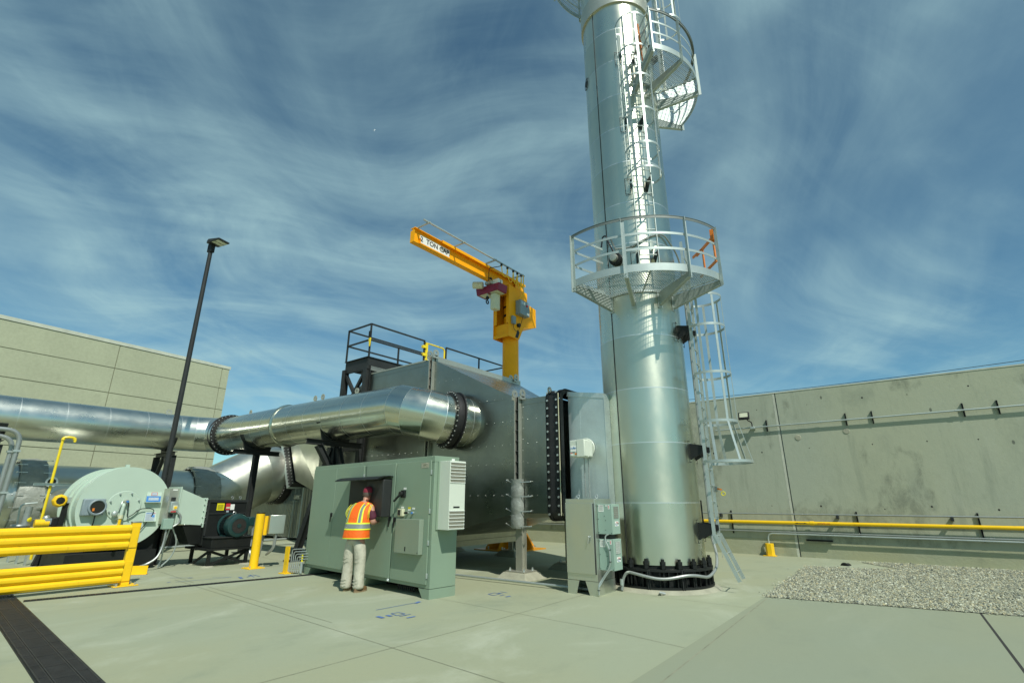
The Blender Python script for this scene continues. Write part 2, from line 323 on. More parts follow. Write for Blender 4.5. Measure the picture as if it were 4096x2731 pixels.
    def build(s, name, mat, parent=None, loc=None, bevel=0, sharp=35, smooth=True):
        o0 = Vector(loc) if loc is not None else (ORIG[parent.name] if parent else Vector((0, 0, 0)))
        me = bpy.data.meshes.new(name); me.from_pydata([tuple(v-o0) for v in s.v], [], s.f); me.update()
        bm = bmesh.new(); bm.from_mesh(me); bmesh.ops.recalc_face_normals(bm, faces=bm.faces); bm.to_mesh(me); bm.free()
        for m_ in (mat if isinstance(mat, (list, tuple)) else [mat]): me.materials.append(M[m_] if isinstance(m_, str) else m_)
        if isinstance(mat, (list, tuple)): me.polygons.foreach_set('material_index', s.mi)
        if smooth:
            me.polygons.foreach_set('use_smooth', [True]*len(me.polygons)); me.set_sharp_from_angle(angle=R(sharp))
        o = bpy.data.objects.new(name, me); S.collection.objects.link(o); ORIG[o.name] = o0
        if parent: o.parent = parent; o.location = o0-ORIG[parent.name]
        else: o.location = o0
        if bevel:
            b = o.modifiers.new('bevel', 'BEVEL'); b.width = bevel; b.segments = 2; b.limit_method = 'ANGLE'; b.angle_limit = R(40)
        return o
def tag(o, label=None, cat=None, group=None, kind=None):
    if label: o['label'] = label
    if cat: o['category'] = cat
    if group: o['group'] = group
    if kind: o['kind'] = kind
    return o
def thing(name, label, cat, loc=(0, 0, 0), group=None):
    o = bpy.data.objects.new(name, None); S.collection.objects.link(o); o.location = loc; o.empty_display_size = .1
    ORIG[o.name] = Vector(loc); return tag(o, label, cat, group)
def structure(o): o['kind'] = 'structure'; return o
def copy_tree(o, loc=None, parent=None):
    c = o.copy(); S.collection.objects.link(c); ORIG[c.name] = Vector(loc) if loc is not None else ORIG[o.name]
    if parent: c.parent = parent
    elif loc is not None: c.location = loc
    for ch in list(o.children):
        k = copy_tree(ch, None, c)
    return c
def dup(o, off, parent):                      # copy of one part moved by off, under the same parent
    c = o.copy(); S.collection.objects.link(c); c.parent = parent; c.location = o.location+Vector(off); ORIG[c.name] = ORIG[o.name]+Vector(off); return c
def text(body, size, mtx, mat, parent, name='lettering', align='CENTER', bold=0):
    cu = bpy.data.curves.new(name, 'FONT'); cu.body = body; cu.size = size; cu.align_x = align; cu.align_y = 'CENTER'; cu.extrude = .0015; cu.offset = bold; cu.resolution_u = 3
    t = bpy.data.objects.new(name, cu); S.collection.objects.link(t); dg = bpy.context.evaluated_depsgraph_get()
    me = bpy.data.meshes.new_from_object(t.evaluated_get(dg)); bpy.data.objects.remove(t)
    me.transform(Matrix.Translation(-ORIG[parent.name]) @ mtx); me.materials.clear(); me.materials.append(M[mat]); me.name = name
    o = bpy.data.objects.new(name, me); S.collection.objects.link(o); o.parent = parent; ORIG[o.name] = ORIG[parent.name]; return o
def tmat(p, right, up):                        # text frame: origin p, reading direction right, up
    r = Vector(right).normalized(); n = r.cross(Vector(up)).normalized(); u = n.cross(r)
    m = Matrix((r, u, n)).transposed().to_4x4(); m.translation = Vector(p); return m
def arc(c, r, a0, a1, u, v, n=8):
    c = Vector(c); u = Vector(u); v = Vector(v); return [c+(u*math.cos(a0+(a1-a0)*i/n)+v*math.sin(a0+(a1-a0)*i/n))*r for i in range(n+1)]
def bent(pts, r, n=5):                         # polyline with rounded corners
    pts = [Vector(p) for p in pts]; out = [pts[0]]
    for i in range(1, len(pts)-1):
        a, b, c = pts[i-1], pts[i], pts[i+1]; d1 = (a-b); d2 = (c-b); rr = min(r, d1.length*.49, d2.length*.49)
        p, q = b+d1.normalized()*rr, b+d2.normalized()*rr
        for k in range(n+1): t = k/n; out.append(p*(1-t)**2+b*2*t*(1-t)+q*t*t)
    out.append(pts[-1]); return out
X_, Y_, Z_ = Vector((1, 0, 0)), Vector((0, 1, 0)), Vector((0, 0, 1))
# ================================================================ ground
structure(MB().add([(-400, -400, 0), (400, -400, 0), (400, 400, 0), (-400, 400, 0)], [(0, 1, 2, 3)]).build('ground', 'ground'))
def joints():
    b = MB(); w = .006
    def seg(p, q, w=.0035):
        p = Vector(p); q = Vector(q); d = (q-p).normalized(); n = Vector((-d.y, d.x, 0))*w; z = Vector((0, 0, .004))
        b.add([p-n+z, q-n+z, q+n+z, p+n+z], [(0, 1, 2, 3)])
    def line(a, c, ext0=0, ext1=0, w=.0035):
        p, q = G(*a), G(*c); d = (q-p).normalized(); seg(p-d*ext0, q+d*ext1, w)
    line((1300, 2506), (2015, 2730), 6, 4); line((1300, 2662), (1880, 2508), 4, 0); line((1880, 2508), (2132, 2436), 0, 3.2)
    line((1735, 2389), (2067, 2452), 0, 0); line((2067, 2452), (2400, 2513), 0, 0); line((2600, 2382), (3015, 2432), 0, .2)
    line((2800, 2606), (3070, 2391), 5, 0, .008); line((640, 2285), (775, 2330), 0, 0); line((830, 2345), (1330, 2490), 0, 0)
    line((950, 2205), (1330, 2290)); line((2400, 2513), (2740, 2590), 0, 0); line((2900, 2335), (3120, 2342))
    structure(b.build('slab_joints', 'joint'))
    b2 = MB(); p, q = G(3924, 2454), G(4096, 2683); d = (q-p).normalized(); b = b2
    n = Vector((-d.y, d.x, 0))*.014; p = p-d*.1; q = q+d*6
    b2.add([p-n+Z_*.004, q-n+Z_*.004, q+n+Z_*.004, p+n+Z_*.004], [(0, 1, 2, 3)]); structure(b2.build('slab_expansion_gap', 'joint_dark'))
joints()
structure(MB().add([(-2.19, -30, .003), (40, -30, .003), (40, 17.6, .003), (-2.36, 9.93, .003)], [(0, 1, 2, 3)]).build('concrete_slab', 'slab'))
def markings():
    b = MB()
    def s(pts, w=.009):
        for a, c in zip(pts[:-1], pts[1:]):
            p, q = G(*a), G(*c); d = (q-p).normalized(); n = Vector((-d.y, d.x, 0))*w; b.add([p-n+Z_*.005, q-n+Z_*.005, q+n+Z_*.005, p+n+Z_*.005], [(0, 1, 2, 3)])
    f = lambda *pp: [(1300+x*.4677, 2300+y*.4677) for x, y in pp]
    s(f((435, 298), (800, 230)), .008); s(f((775, 240), (810, 225)), .03)
    s(f((565, 328), (615, 345), (685, 330), (630, 318), (565, 328))); s(f((635, 352), (700, 340))); s(f((665, 345), (735, 333))); s(f((700, 366), (770, 352)), .02); s(f((445, 352), (500, 366)), .03); s(f((528, 342), (568, 351)), .03)
    s(f((1395, 162), (1440, 173), (1500, 158), (1450, 150), (1395, 162))); s(f((1495, 176), (1535, 166))); s(f((1500, 140), (1558, 150))); s(f((1545, 186), (1585, 178)), .02); s(f((1480, 150), (1520, 158)))
    g = lambda *pp: [(600+x*.3827, 1850+y*.3827) for x, y in pp]
    s(g((205, 1203), (450, 1203))); s(g((400, 1203), (440, 1203)), .03); s(g((265, 1247), (560, 1222), (850, 1195))); s(g((935, 1195), (960, 1210)), .03)
    s(g((1020, 1180), (1075, 1170), (1150, 1188))); s(g((1040, 1172), (1090, 1195))); s(g((1015, 1195), (1060, 1178)), .012); s(g((175, 1255), (215, 1245)), .01); s(g((655, 1197), (850, 1197)), .006)
    structure(b.build('chalk_markings', 'chalk'))
markings()
def drains():
    # wide grate: three rows of cast plates, running out of the lower left corner
    t = thing('trench_drain', 'wide black grated trench drain running out of the lower left corner', 'drain', (-13.6, 2.035, 0))
    T = frame((-13.6, 2.035, 0), (1, -.055, 0)); w0, w1, L_ = -.19, .19, 11.0
    MB(T).box(0, L_, w0-.02, w1+.02, -.10, .002).build('channel', 'black', t)
    for k in range(int(L_/.5)):
        xa = k*.5
        for ya, yb, sh in ((w0, w0+.085, 0), (w0+.092, w0+.275, .12), (w0+.282, w1, 0)):
            x = xa+sh; b = MB(T)
            b.box(x, x+.012, ya, yb, .002, .012); b.box(x+.476, x+.488, ya, yb, .002, .012); b.box(x+.012, x+.476, ya, ya+.010, .002, .012); b.box(x+.012, x+.476, yb-.010, yb, .002, .012)
            for i in range(13): u = x+.03+i*.034; b.box(u, u+.016, ya+.010, yb-.010, .002, .010)
            b.build('grate_plate', 'iron', t)
    p, q = G(95, 2404), G(1400, 2283)
    t = thing('slot_drain', 'long thin black slotted drain crossing the yard from the wide drain to the control cabinet', 'drain', tuple(p))
    d = (q-p).normalized(); sd_ = Vector((d.y, -d.x, 0)); Ln = (q-p).length
    b = MB(); b.bar(p+Z_*-.05, q+Z_*-.05, .17, .104, sd_); b.build('channel', 'black', t)
    b = MB()
    for o in (-.08, -.027, .027, .08): b.bar(p+sd_*o+Z_*.004, q+sd_*o+Z_*.004, .010, .012, sd_)
    for k in range(int(Ln/.075)): c = p+d*(k*.075); b.bar(c-sd_*.08+Z_*.005, c+sd_*.08+Z_*.005, .012, .010, d)
    b.build('grating', 'black_semi', t)
    p, q = G(640, 2208), G(1330, 2165)
    t = tag(MB().bar(p+Z_*-.04, q+Z_*-.04, .16, .09, (-.2, 1, 0)).build('slot_drain', 'black', None, tuple(p)), 'far thin black drain slot behind the fan stand', 'drain')
drains()
def gravel():
    poly = [(-2.36, 9.92), (1.0, 10.58), (16, 13.4), (16, 17.12), (-.9, 17.12), (-1.5, 16.75), (-.95, 16.05), (-.6, 15.55), (-2.0, 15.1), (-2.5, 15.0)]
    b = MB(); b.add([(x, y, .008) for x, y in poly], [tuple(range(len(poly)))])
    o = b.build('gravel', 'gravel', smooth=False); tag(o, 'pale river gravel bed between concrete slabs and wall', 'gravel', None, 'stuff')
    def inside(x, y):
        c = False; j = len(poly)-1
        for i in range(len(poly)):
            a, e = poly[i], poly[j]
            if (a[1] > y) != (e[1] > y) and x < (e[0]-a[0])*(y-a[1])/(e[1]-a[1])+a[0]: c = not c
            j = i
        return c
    rnd = random.Random(3); vs = []; fs = []; n = 0
    while n < 26000:
        u = rnd.random(); y = 9.6+7.45*rnd.random()**1.25; x = -2.75+(3.2+ (y-9.9)*.62)*rnd.random()
        sg = .045 if n % 60 else .22
        if not inside(x+rnd.gauss(0, sg), y+rnd.gauss(0, sg)): continue
        r = rnd.uniform(.010, .022)*(1.7 if rnd.random() < .07 else 1); a = rnd.random()*6.28; ca, sa = math.cos(a)*r, math.sin(a)*r; k = len(vs); h = r*rnd.uniform(.45, .9); e = rnd.uniform(.6, .95); z = .010+rnd.random()*.012
        vs += [(x+ca, y+sa, z), (x-sa*e, y+ca*e, z), (x-ca, y-sa, z), (x+sa*e, y-ca*e, z), (x+ca*.45, y+sa*.45, z+h), (x-ca*.4-sa*.2, y-sa*.4+ca*.2, z+h*.9)]
        fs += [(k, k+1, k+4), (k+1, k+5, k+4), (k+1, k+2, k+5), (k+2, k+3, k+5), (k+3, k+4, k+5), (k+3, k, k+4)]; n += 1
    b = MB(); b.add(vs, fs); s = b.build('gravel_stones', 'stones', None, smooth=False); tag(s, 'loose pale stones lying on the gravel bed', 'gravel', None, 'stuff')
gravel()
# ================================================================ concrete wall at the right and what hangs on it
WY = 17.3; WZ = 4.78
def wall():
    t = thing('concrete_wall', 'tall stained concrete perimeter wall behind the stack and gravel', 'wall', (-3, WY, 0))
    b = MB(); b.box(-15, -3.075, WY, WY+.25, 0, WZ-.02); b.build('wall_panel', 'wallc', t)
    b = MB(); b.box(-2.98, 28, WY, WY+.25, 0, WZ-.02); b.build('wall_panel', 'wallc', t)
    b = MB(); b.box(-3.075, -3.012, WY-.003, WY+.22, 0, WZ-.03); b.build('joint_sealant', 'coping', t)
    b = MB(); b.box(-15, 28, WY-.01, WY+.26, WZ-.02, WZ+.015); b.build('coping', 'coping', t)
    b = MB(); b.box(-15, -3.075, WY-.006, WY-.002, 0, .46); b.box(-2.98, 28, WY-.006, WY-.002, 0, .40); b.build('footing', 'wallbase', t)
    b = MB(); rnd = random.Random(5)
    for x in (-5.2, -3.6, -2.2, -.9, .3, 1.6, 2.9, 4.2):
        for z in (1.35, 3.0, 4.35): b.sphere((x+rnd.uniform(-.15, .15), WY+.005, z+rnd.uniform(-.05, .05)), rnd.uniform(.018, .035), 7, 4, (1, .4, 1))
    b.build('tie_hole', 'joint_dark', t)
    b = MB(); b.lathe((-2.55, WY, 3.35), (0, -1, 0), [(.0, .012), (.075, .012), (.085, .0)], 16); b.lathe((-1.3, WY, 3.45), (0, -1, 0), [(.0, .012), (.075, .012), (.085, .0)], 16); b.build('plug_patch', 'pad', t)
wall()
def wallpipe(name, label, z, y, r, mat, x0=-14.6, x1=27, cat='pipe', cps=(), z1=None):
    t = thing(name, label, cat, (x0, y, z)); z1 = z if z1 is None else z1
    MB().cyl((x0, y, z), (x1, y, z1), r, 12).build('pipe_run', mat, t)
    for x in cps: zz = z+(z1-z)*(x-x0)/(x1-x0); MB().cyl((x-.05, y, zz), (x+.05, y, zz), r*1.25, 12).build('coupling', mat, t)
    return t
gp = wallpipe('gas_pipe', 'yellow gas pipe clamped along the foot of the concrete wall', .925, WY-.13, .047, 'yellow', cps=(-2.55, 6.3))
b = MB(); Y_g = WY-.13-.048
for k in range(1): b.box(-2.93, -2.72, Y_g-.002, Y_g+.004, .915, .929); b.prism([(-2.99, Y_g-.002, .922), (-2.91, Y_g-.002, .938), (-2.91, Y_g-.002, .906)], (0, .006, 0)); b.prism([(-2.66, Y_g-.002, .922), (-2.74, Y_g-.002, .938), (-2.74, Y_g-.002, .906)], (0, .006, 0))
b.build('flow_arrow', 'ink', gp)
text('NATURAL GAS', .045, tmat((-2.25, Y_g-.002, .925), X_, Z_), 'red', gp)
wallpipe('conduit', 'grey conduit on the wall just above the yellow gas pipe', 1.16, WY-.11, .022, 'conduit', cat='conduit', cps=(-4.3,))
wallpipe('conduit', 'upper of two thin grey conduits under the yellow gas pipe', .665, WY-.09, .018, 'conduit', cat='conduit', cps=(-3.2, 1.2))
wallpipe('conduit', 'silver conduit high on the wall running from the floodlight', 3.74, WY-.08, .022, 'galv_steel', -4.9, cat='conduit', cps=(-1.9, 1.2), z1=3.86)
# conduit that drops into the yellow floor guard
gx = -3.76; t = thing('conduit', 'lower silver conduit bending down into the yellow floor guard', 'conduit', (gx, WY-.13, 0))
MB().tube(bent([(gx, WY-.13, .30), (gx, WY-.13, .615), (-3.0, WY-.13, .615), (27, WY-.13, .605)], .16, 8), .022, 10).build('pipe_run', 'galv_steel', t)
MB().cyl((gx, WY-.13, .28), (gx, WY-.13, .40), .03, 10).build('coupling', 'galv_steel', t)
t = thing('conduit_guard', 'small yellow floor guard at the foot of the concrete wall', 'guard', (gx, WY-.13, 0))
b = MB(); b.prism([(gx-.09, WY-.1, 0), (gx-.09, WY-.24, 0), (gx-.03, WY-.32, 0), (gx+.09, WY-.32, 0), (gx+.12, WY-.1, 0)], (0, 0, .34)); b.build('guard_sleeve', 'yellow', t, bevel=.006)
MB().box(gx-.16, gx+.18, WY-.37, WY-.1, .004, .014).build('base_plate', 'yellow', t)
def strut(x, z0, z1, name, label, dy=.055):
    t = thing(name, label, 'bracket', (x, WY, z0), 'strut brackets on the concrete wall')
    b = MB(); b.box(x-.016, x-.012, WY-dy, WY-.002, z0, z1); b.box(x+.012, x+.016, WY-dy, WY-.002, z0, z1); b.box(x-.012, x+.012, WY-.008, WY-.002, z0, z1); b.build('channel', 'black_semi', t)
    return t
for x, lb in ((-4.75, 'strut bracket under the caged ladder, beside the wall joint'), (-1.45, 'strut bracket on the wall right of the joint, above the gravel edge'), (1.05, 'rightmost strut bracket holding the yellow gas pipe')): strut(x, .58, 1.25, 'strut_bracket', lb)
strut(-8.2, .58, 1.25, 'strut_bracket', 'strut bracket seen under the grey duct housing')
for x, lb in ((-3.35, 'short upright bracket on the high conduit beside the floodlight'), (-1.25, 'left bracket of the close pair on the high conduit'), (-.62, 'right bracket of the close pair on the high conduit'), (1.32, 'bracket on the high conduit second from the right edge'), (1.98, 'bracket on the high conduit at the right edge')):
    strut(x, 3.60, 3.95, 'strut_bracket', lb)
t = thing('loose_channel', 'short dark strut channel fixed flat low on the wall', 'bracket', (-2.5, WY, .48))
MB().box(-2.78, -2.12, WY-.12, WY-.036, .445, .451).box(-2.78, -2.12, WY-.12, WY-.036, .485, .491).box(-2.78, -2.12, WY-.05, WY-.036, .451, .485).build('channel', 'black_semi', t)
for x, lb in ((-5.05, 'small hanger clip on the wall left of the joint'), (-1.9, 'small hanger clip on the wall right of the joint'), (.55, 'small rusty hanger clip near the right edge')):
    tag(MB().box(x-.03, x+.03, WY-.17, WY-.002, 1.05, 1.14).build('hanger_clip', 'black_semi', None, (x, WY, 1.05), bevel=.005), lb, 'clip', 'hanger clips on the wall conduit')
def floodlight():
    t = thing('floodlight', 'black floodlight on a short stem above the high wall conduit', 'floodlight', (-3.75, WY-.14, 3.72))
    c = Vector((-3.92, WY-.30, 4.10)); T = frame(c, (1, .06, 0)) @ Matrix.Rotation(R(-18), 4, 'X')
    MB(T).box(-.16, .16, -.035, .035, -.12, .12).build('lamp_body', 'black', t, bevel=.012)
    MB(T).box(-.12, .12, -.042, -.036, -.055, .09).build('lens', 'lamp_lens', t)
    MB().tube(bent([(-3.75, WY-.14, 3.72), (-3.75, WY-.14, 3.9), (-3.86, WY-.22, 3.98)], .05), .018, 8).build('stem', 'black', t)
    MB().box(-3.81, -3.69, WY-.19, WY-.002, 3.69, 3.77).build('junction_box', 'galv_steel', t, bevel=.008)
floodlight()
t = thing('drain_stub', 'black plastic pipe stub poking out at the back edge of the gravel', 'pipe', tuple(G(3380, 2262)))
c = G(3380, 2262); MB().torus(c-Z_*.025, (.2, 1, .1), .085, .018, 24, 8).build('rim', 'black_pvc', t); MB().cyl(c+Vector((0, .02, -.025)), c+Vector((.05, .20, -.03)), .082, 20).build('pipe_wall', 'black_pvc', t)
# power line beyond the wall
t = thing('power_line', 'thin dark overhead wire running above the right hand wall', 'wire', tuple(PY(2811, 1593, 26)))
p, q = PY(2811, 1593, 26), PY(4096, 1440, 26); d = q-p; pts = [p+d*(k/10)-Z_*(.0+1.0*(k/10)*(1-k/10)*.35) for k in range(-9, 22)]
MB().tube(pts, .012, 5).build('wire', 'black', t)
# ================================================================ building on the left
def building():
    c = PX(918, 1475, -30); c.z = 0; H_ = 8.77
    d = Vector((-math.sin(R(172)), math.cos(R(172)), 0)) if 0 else Vector((math.sin(R(-8)), math.cos(R(-8)), 0)); d = -d   # towards the camera's left
    n = Vector((-d.y, d.x, 0)) ; n = n if n.x > 0 else -n
    t = thing('warehouse', 'long beige precast panel building at far left with pale metal parapet cap', 'building', tuple(c))
    L_ = 60; rows = [0, 1.1, 2.4, 3.68, 5.05, 6.38, 7.57, 8.72]
    b = MB(); b.prism([c-d*.0, c+d*L_, c+d*L_-n*25, c-n*25], Z_*(H_-.05)); b.build('panel_backing', 'bld_joint', t)
    colw = 7.6; edge = .45; xs = [0, edge]; first = (PX(435, 1569, -29.2)-c); s0 = abs((Vector((first.x, first.y, 0))).dot(d))
    xs = [0, .42]; k = s0
    while k < L_: xs.append(k); k += colw
    for i in range(len(xs)-1):
        for j in range(len(rows)-1):
            g = .016; p0, p1 = c+d*(xs[i]+g), c+d*(xs[i+1]-g)
            MB().prism([p0+Z_*(rows[j]+g)+n*.0, p1+Z_*(rows[j]+g), p1+Z_*(rows[j+1]-g), p0+Z_*(rows[j+1]-g)], n*.03).build('wall_panel', 'bld', t)
    b = MB(); b.prism([c-d*.05+n*.06+Z_*(H_-.05), c+d*L_+n*.06+Z_*(H_-.05), c+d*L_-n*.4+Z_*(H_-.05), c-d*.05-n*.4+Z_*(H_-.05)], Z_*.16); b.build('parapet_cap', 'coping', t)
building()
def lamppost():
    u = ray(690, 1750); u = Vector((u.x, u.y, 0)).normalized(); b0 = u*18.2; top = at(862, 982, b0)
    t = thing('lamp_post', 'tall black lamp post with a flat lamp head at left', 'lamp post', tuple(b0))
    MB().cyl(b0, b0+Z_*(top-.05), .082, 20, .062).build('pole', 'black_semi', t)
    MB().box(b0.x-.2, b0.x+.2, b0.y-.2, b0.y+.2, 0, .025).build('base_plate', 'black_semi', t)
    r_ = Vector((rt.x, rt.y, 0)); a = (r_*.75+Vector((-.55, -.45, 0))*.45).normalized(); a = Vector((math.cos(R(16)), math.sin(R(16)), 0))
    T = frame(b0+Z_*(top), a)
    hd = MB(T); hd.hexa([(-.12, -.12, .02), (-.12, .12, .02), (.05, .20, -.02), (.05, -.20, -.02)], [(-.12, -.12, .11), (-.12, .12, .11), (.05, .20, .11), (.05, -.20, .11)])
    hd.hexa([(.05, -.20, -.02), (.05, .20, -.02), (.58, .20, .0), (.58, -.20, .0)], [(.05, -.2, .11), (.05, .2, .11), (.58, .2, .05), (.58, -.2, .05)])
    hd.build('lamp_head', 'black_semi', t, bevel=.012)
    MB(T).box(.20, .34, -.17, .17, -.022, -.011).build('lens', 'lamp_lens', t); MB(T).box(.37, .52, -.17, .17, -.018, -.005).build('lens', 'lamp_lens', t)
    MB(T).box(-.10, .10, -.07, .07, -.30, .0).build('slip_fitter', 'black', t, bevel=.02)
lamppost()
def shrub(c, r, h, label, seed, n=900):
    rnd = random.Random(seed); t = thing('shrub', label, 'shrub', tuple(c)); c = Vector(c); b = MB()
    for i in range(5):
        a = rnd.random()*6.28; b.tube([c, c+Vector((math.cos(a)*r*.3, math.sin(a)*r*.3, h*.5)), c+Vector((math.cos(a)*r*.6, math.sin(a)*r*.6, h*.85))], [.03, .02, .008], 5)
    b.build('stem', 'trunk', t); b = MB(); cl = [(rnd.gauss(0, .45)*r, rnd.gauss(0, .45)*r, h*(.3+.6*rnd.random())) for _ in range(26)]
    for i in range(n):
        q = rnd.choice(cl); p = c+Vector((q[0]+rnd.gauss(0, .16*r), q[1]+rnd.gauss(0, .16*r), max(.05, q[2]+rnd.gauss(0, .13*h))))
        u = Vector((rnd.gauss(0, 1), rnd.gauss(0, 1), rnd.gauss(0, .7))).normalized(); v = u.orthogonal().normalized(); s_ = rnd.uniform(.03, .065)
        b.add([p-u*s_, p+v*s_*.5, p+u*s_, p-v*s_*.5], [(0, 1, 2, 3)])
    b.build('crown', 'leaf', t, smooth=False)
for i, (x, y, s_, lb) in enumerate(((985, 2062, 38, 'olive green shrub seen behind the black fan housing'), (1035, 2045, 40, 'yellowish shrub under the big duct, right of the black leg'), (1240, 2140, 44, 'low shrub beyond the grey duct housing'))):
    r_ = ray(x, y); u = Vector((r_.x, r_.y, 0)).normalized(); shrub(tuple(u*s_), 1.5, 1.7, lb, i+1, 1500)
def airplane():
    c = CAM+ray(1498, 521).normalized()*1400; t = thing('airplane', 'tiny distant airplane high in the sky', 'airplane', tuple(c)); f = (rt*.9+upv*.2).normalized(); s_ = (fw*.5+upv*.85).normalized()
    MB().tube([c-f*4, c-f*3, c+f*3, c+f*4.2], [.2, .5, .5, .1], 10).build('fuselage', 'plane', t)
    MB().prism([c-f*.8, c+f*.8, c+f*.2+s_*4, c-f*.4+s_*4], fw*.15).prism([c-f*.8, c+f*.8, c+f*.2-s_*4, c-f*.4-s_*4], fw*.15).build('wing', 'plane', t)
airplane()
# ================================================================ exhaust stack
SC = Vector((-4.229, 10.046, 0)); SR = .879
def pol(phi, r, z): return SC + Vector((math.sin(R(phi))*r, math.cos(R(phi))*r, z))
def tang(phi): return Vector((math.cos(R(phi)), -math.sin(R(phi)), 0))
def rad(phi): return Vector((math.sin(R(phi)), math.cos(R(phi)), 0))
stack = thing('exhaust_stack', 'tall silver exhaust stack with caged ladders and round platforms', 'chimney', tuple(SC))
def shell():
    seams = [.44, 1.509, 2.613, 3.683, 4.791, 5.85, 6.9, 7.923, 8.994, 9.976, 10.936, 12.0, 13.0, 13.9]
    b = MB(); n = 96
    for a, c in zip(seams[:-1], seams[1:]):
        b.m = seams.index(a) % 2; b.lathe(SC, Z_, [(SR, a), (SR, c)], n); b.m = 2; b.lathe(SC, Z_, [(SR+.0015, c-.012), (SR+.0015, c+.006)], n)
    b.build('shell', ['steel_stack', 'steel_stack_b', 'seam'], stack, sharp=20)
    MB().lathe(SC, Z_, [(SR, 13.86), (SR+.045, 13.86), (SR+.045, 14.4), (SR, 14.4)], n).build('stiffener_band', 'steel_band', stack)
    b = MB(); z = 14.4
    while z < 22: b.lathe(SC, Z_, [(SR, z), (SR, z+1.05)], n); b.lathe(SC, Z_, [(SR, z+1.05), (SR+.004, z+1.06), (SR+.004, z+1.08)], n); z += 1.08
    b.build('upper_shell', 'steel_stack', stack, sharp=20)
    ph = 157.2+39; b = MB(); b.bar(pol(ph, SR+.004, .45), pol(ph, SR+.004, 13.86), .014, .012, tang(ph)); b.build('vertical_seam', 'black_semi', stack)
    # bolted base
    b = MB(); b.lathe(SC, Z_, [(SR-.02, .06), (.985, .06), (.985, .095), (SR-.02, .095)], n); b.lathe(SC, Z_, [(SR-.02, .385), (SR-.02, .345), (.985, .345), (.985, .385), (SR-.02, .385)], n)
    b.lathe(SC, Z_, [(SR-.015, .09), (SR-.015, .44)], n)
    b.build('base_ring', 'black', stack)
    g = MB(); p0 = 157.2; a = Vector(pol(p0, SR-.02, 0)); e = pol(p0, .978, 0); tt = tang(p0)*.006
    for k in range(40):
        ph = k*9+4; r0 = rad(ph); tt = tang(ph)*.007
        MB().prism([pol(ph, SR-.015, .095)-tt, pol(ph, .975, .095)-tt, pol(ph, .975, .345)-tt, pol(ph, SR-.015, .345)-tt], tt*2).build('gusset', 'black', stack, smooth=False)
    for k in range(20):
        ph = k*18+9
        c = pol(ph, SR+.055, 0); b = MB(); b.cyl(c+Z_*.385, c+Z_*.55, .028, 12); b.cyl(c+Z_*.392, c+Z_*.45, .05, 6); b.cyl(c+Z_*.455, c+Z_*.51, .05, 6); b.cyl(c+Z_*.06, c+Z_*.345, .024, 10)
        b.build('anchor_bolt', 'black', stack)
    b = MB(); b.lathe(SC, Z_, [(1.10, 0), (1.02, .055), (.5, .06)], 64); b.build('grout_pad', 'pad', stack)
shell()
def grating(phi0, phi1, ri, ro, z, parent, pitch=.046, wedge=42):
    b = MB(); n = max(1, round((phi1-phi0)/wedge)); w = (phi1-phi0)/n
    for i in range(n):
        mid = phi0+(i+.5)*w; h = R(w/2); er, et = rad(mid), tang(mid); tm = math.tan(h)
        def seg_u(u):   # allowed v interval(s) at this u
            if abs(u) >= ro: return []
            vm = min(u*tm, math.sqrt(ro*ro-u*u))
            if vm <= .01: return []
            if u < ri:
                lo = math.sqrt(max(0, ri*ri-u*u)); return [(-vm, -lo), (lo, vm)] if lo < vm else []
            return [(-vm, vm)]
        u = ri*math.cos(h)
        while u < ro:
            for v0, v1 in seg_u(u): b.bar(SC+er*u+et*v0+Z_*(z+.008), SC+er*u+et*v1+Z_*(z+.008), .007, .006, Z_)
            u += .095
        v = -ro*math.sin(h)
        while v < ro*math.sin(h):
            u0 = max(abs(v)/tm, math.sqrt(max(0, ri*ri-v*v))); u1 = math.sqrt(ro*ro-v*v)
            if u1 > u0+.02: b.bar(SC+er*u0+et*v+Z_*z, SC+er*u1+et*v+Z_*z, .020, .005, Z_)
            v += pitch
        for sgn in (-1, 1):
            ph = mid+sgn*(w/2-.25); b.bar(pol(ph, ri, z), pol(ph, ro, z), .03, .008, Z_)
    return b.build('grating', 'galv_steel', parent, smooth=False)
def arcpts(phi0, phi1, r, z, n=40): return [pol(phi0+(phi1-phi0)*i/n, r, z) for i in range(n+1)]
def flatring(phi0, phi1, r, z0, z1, t, n=48):   # curved flat bar
    b = MB(); rings = []
    for i in range(n+1):
        ph = phi0+(phi1-phi0)*i/n; rings.append([pol(ph, r, z0), pol(ph, r+t, z0), pol(ph, r+t, z1), pol(ph, r, z1)])
    return b.loft(rings)
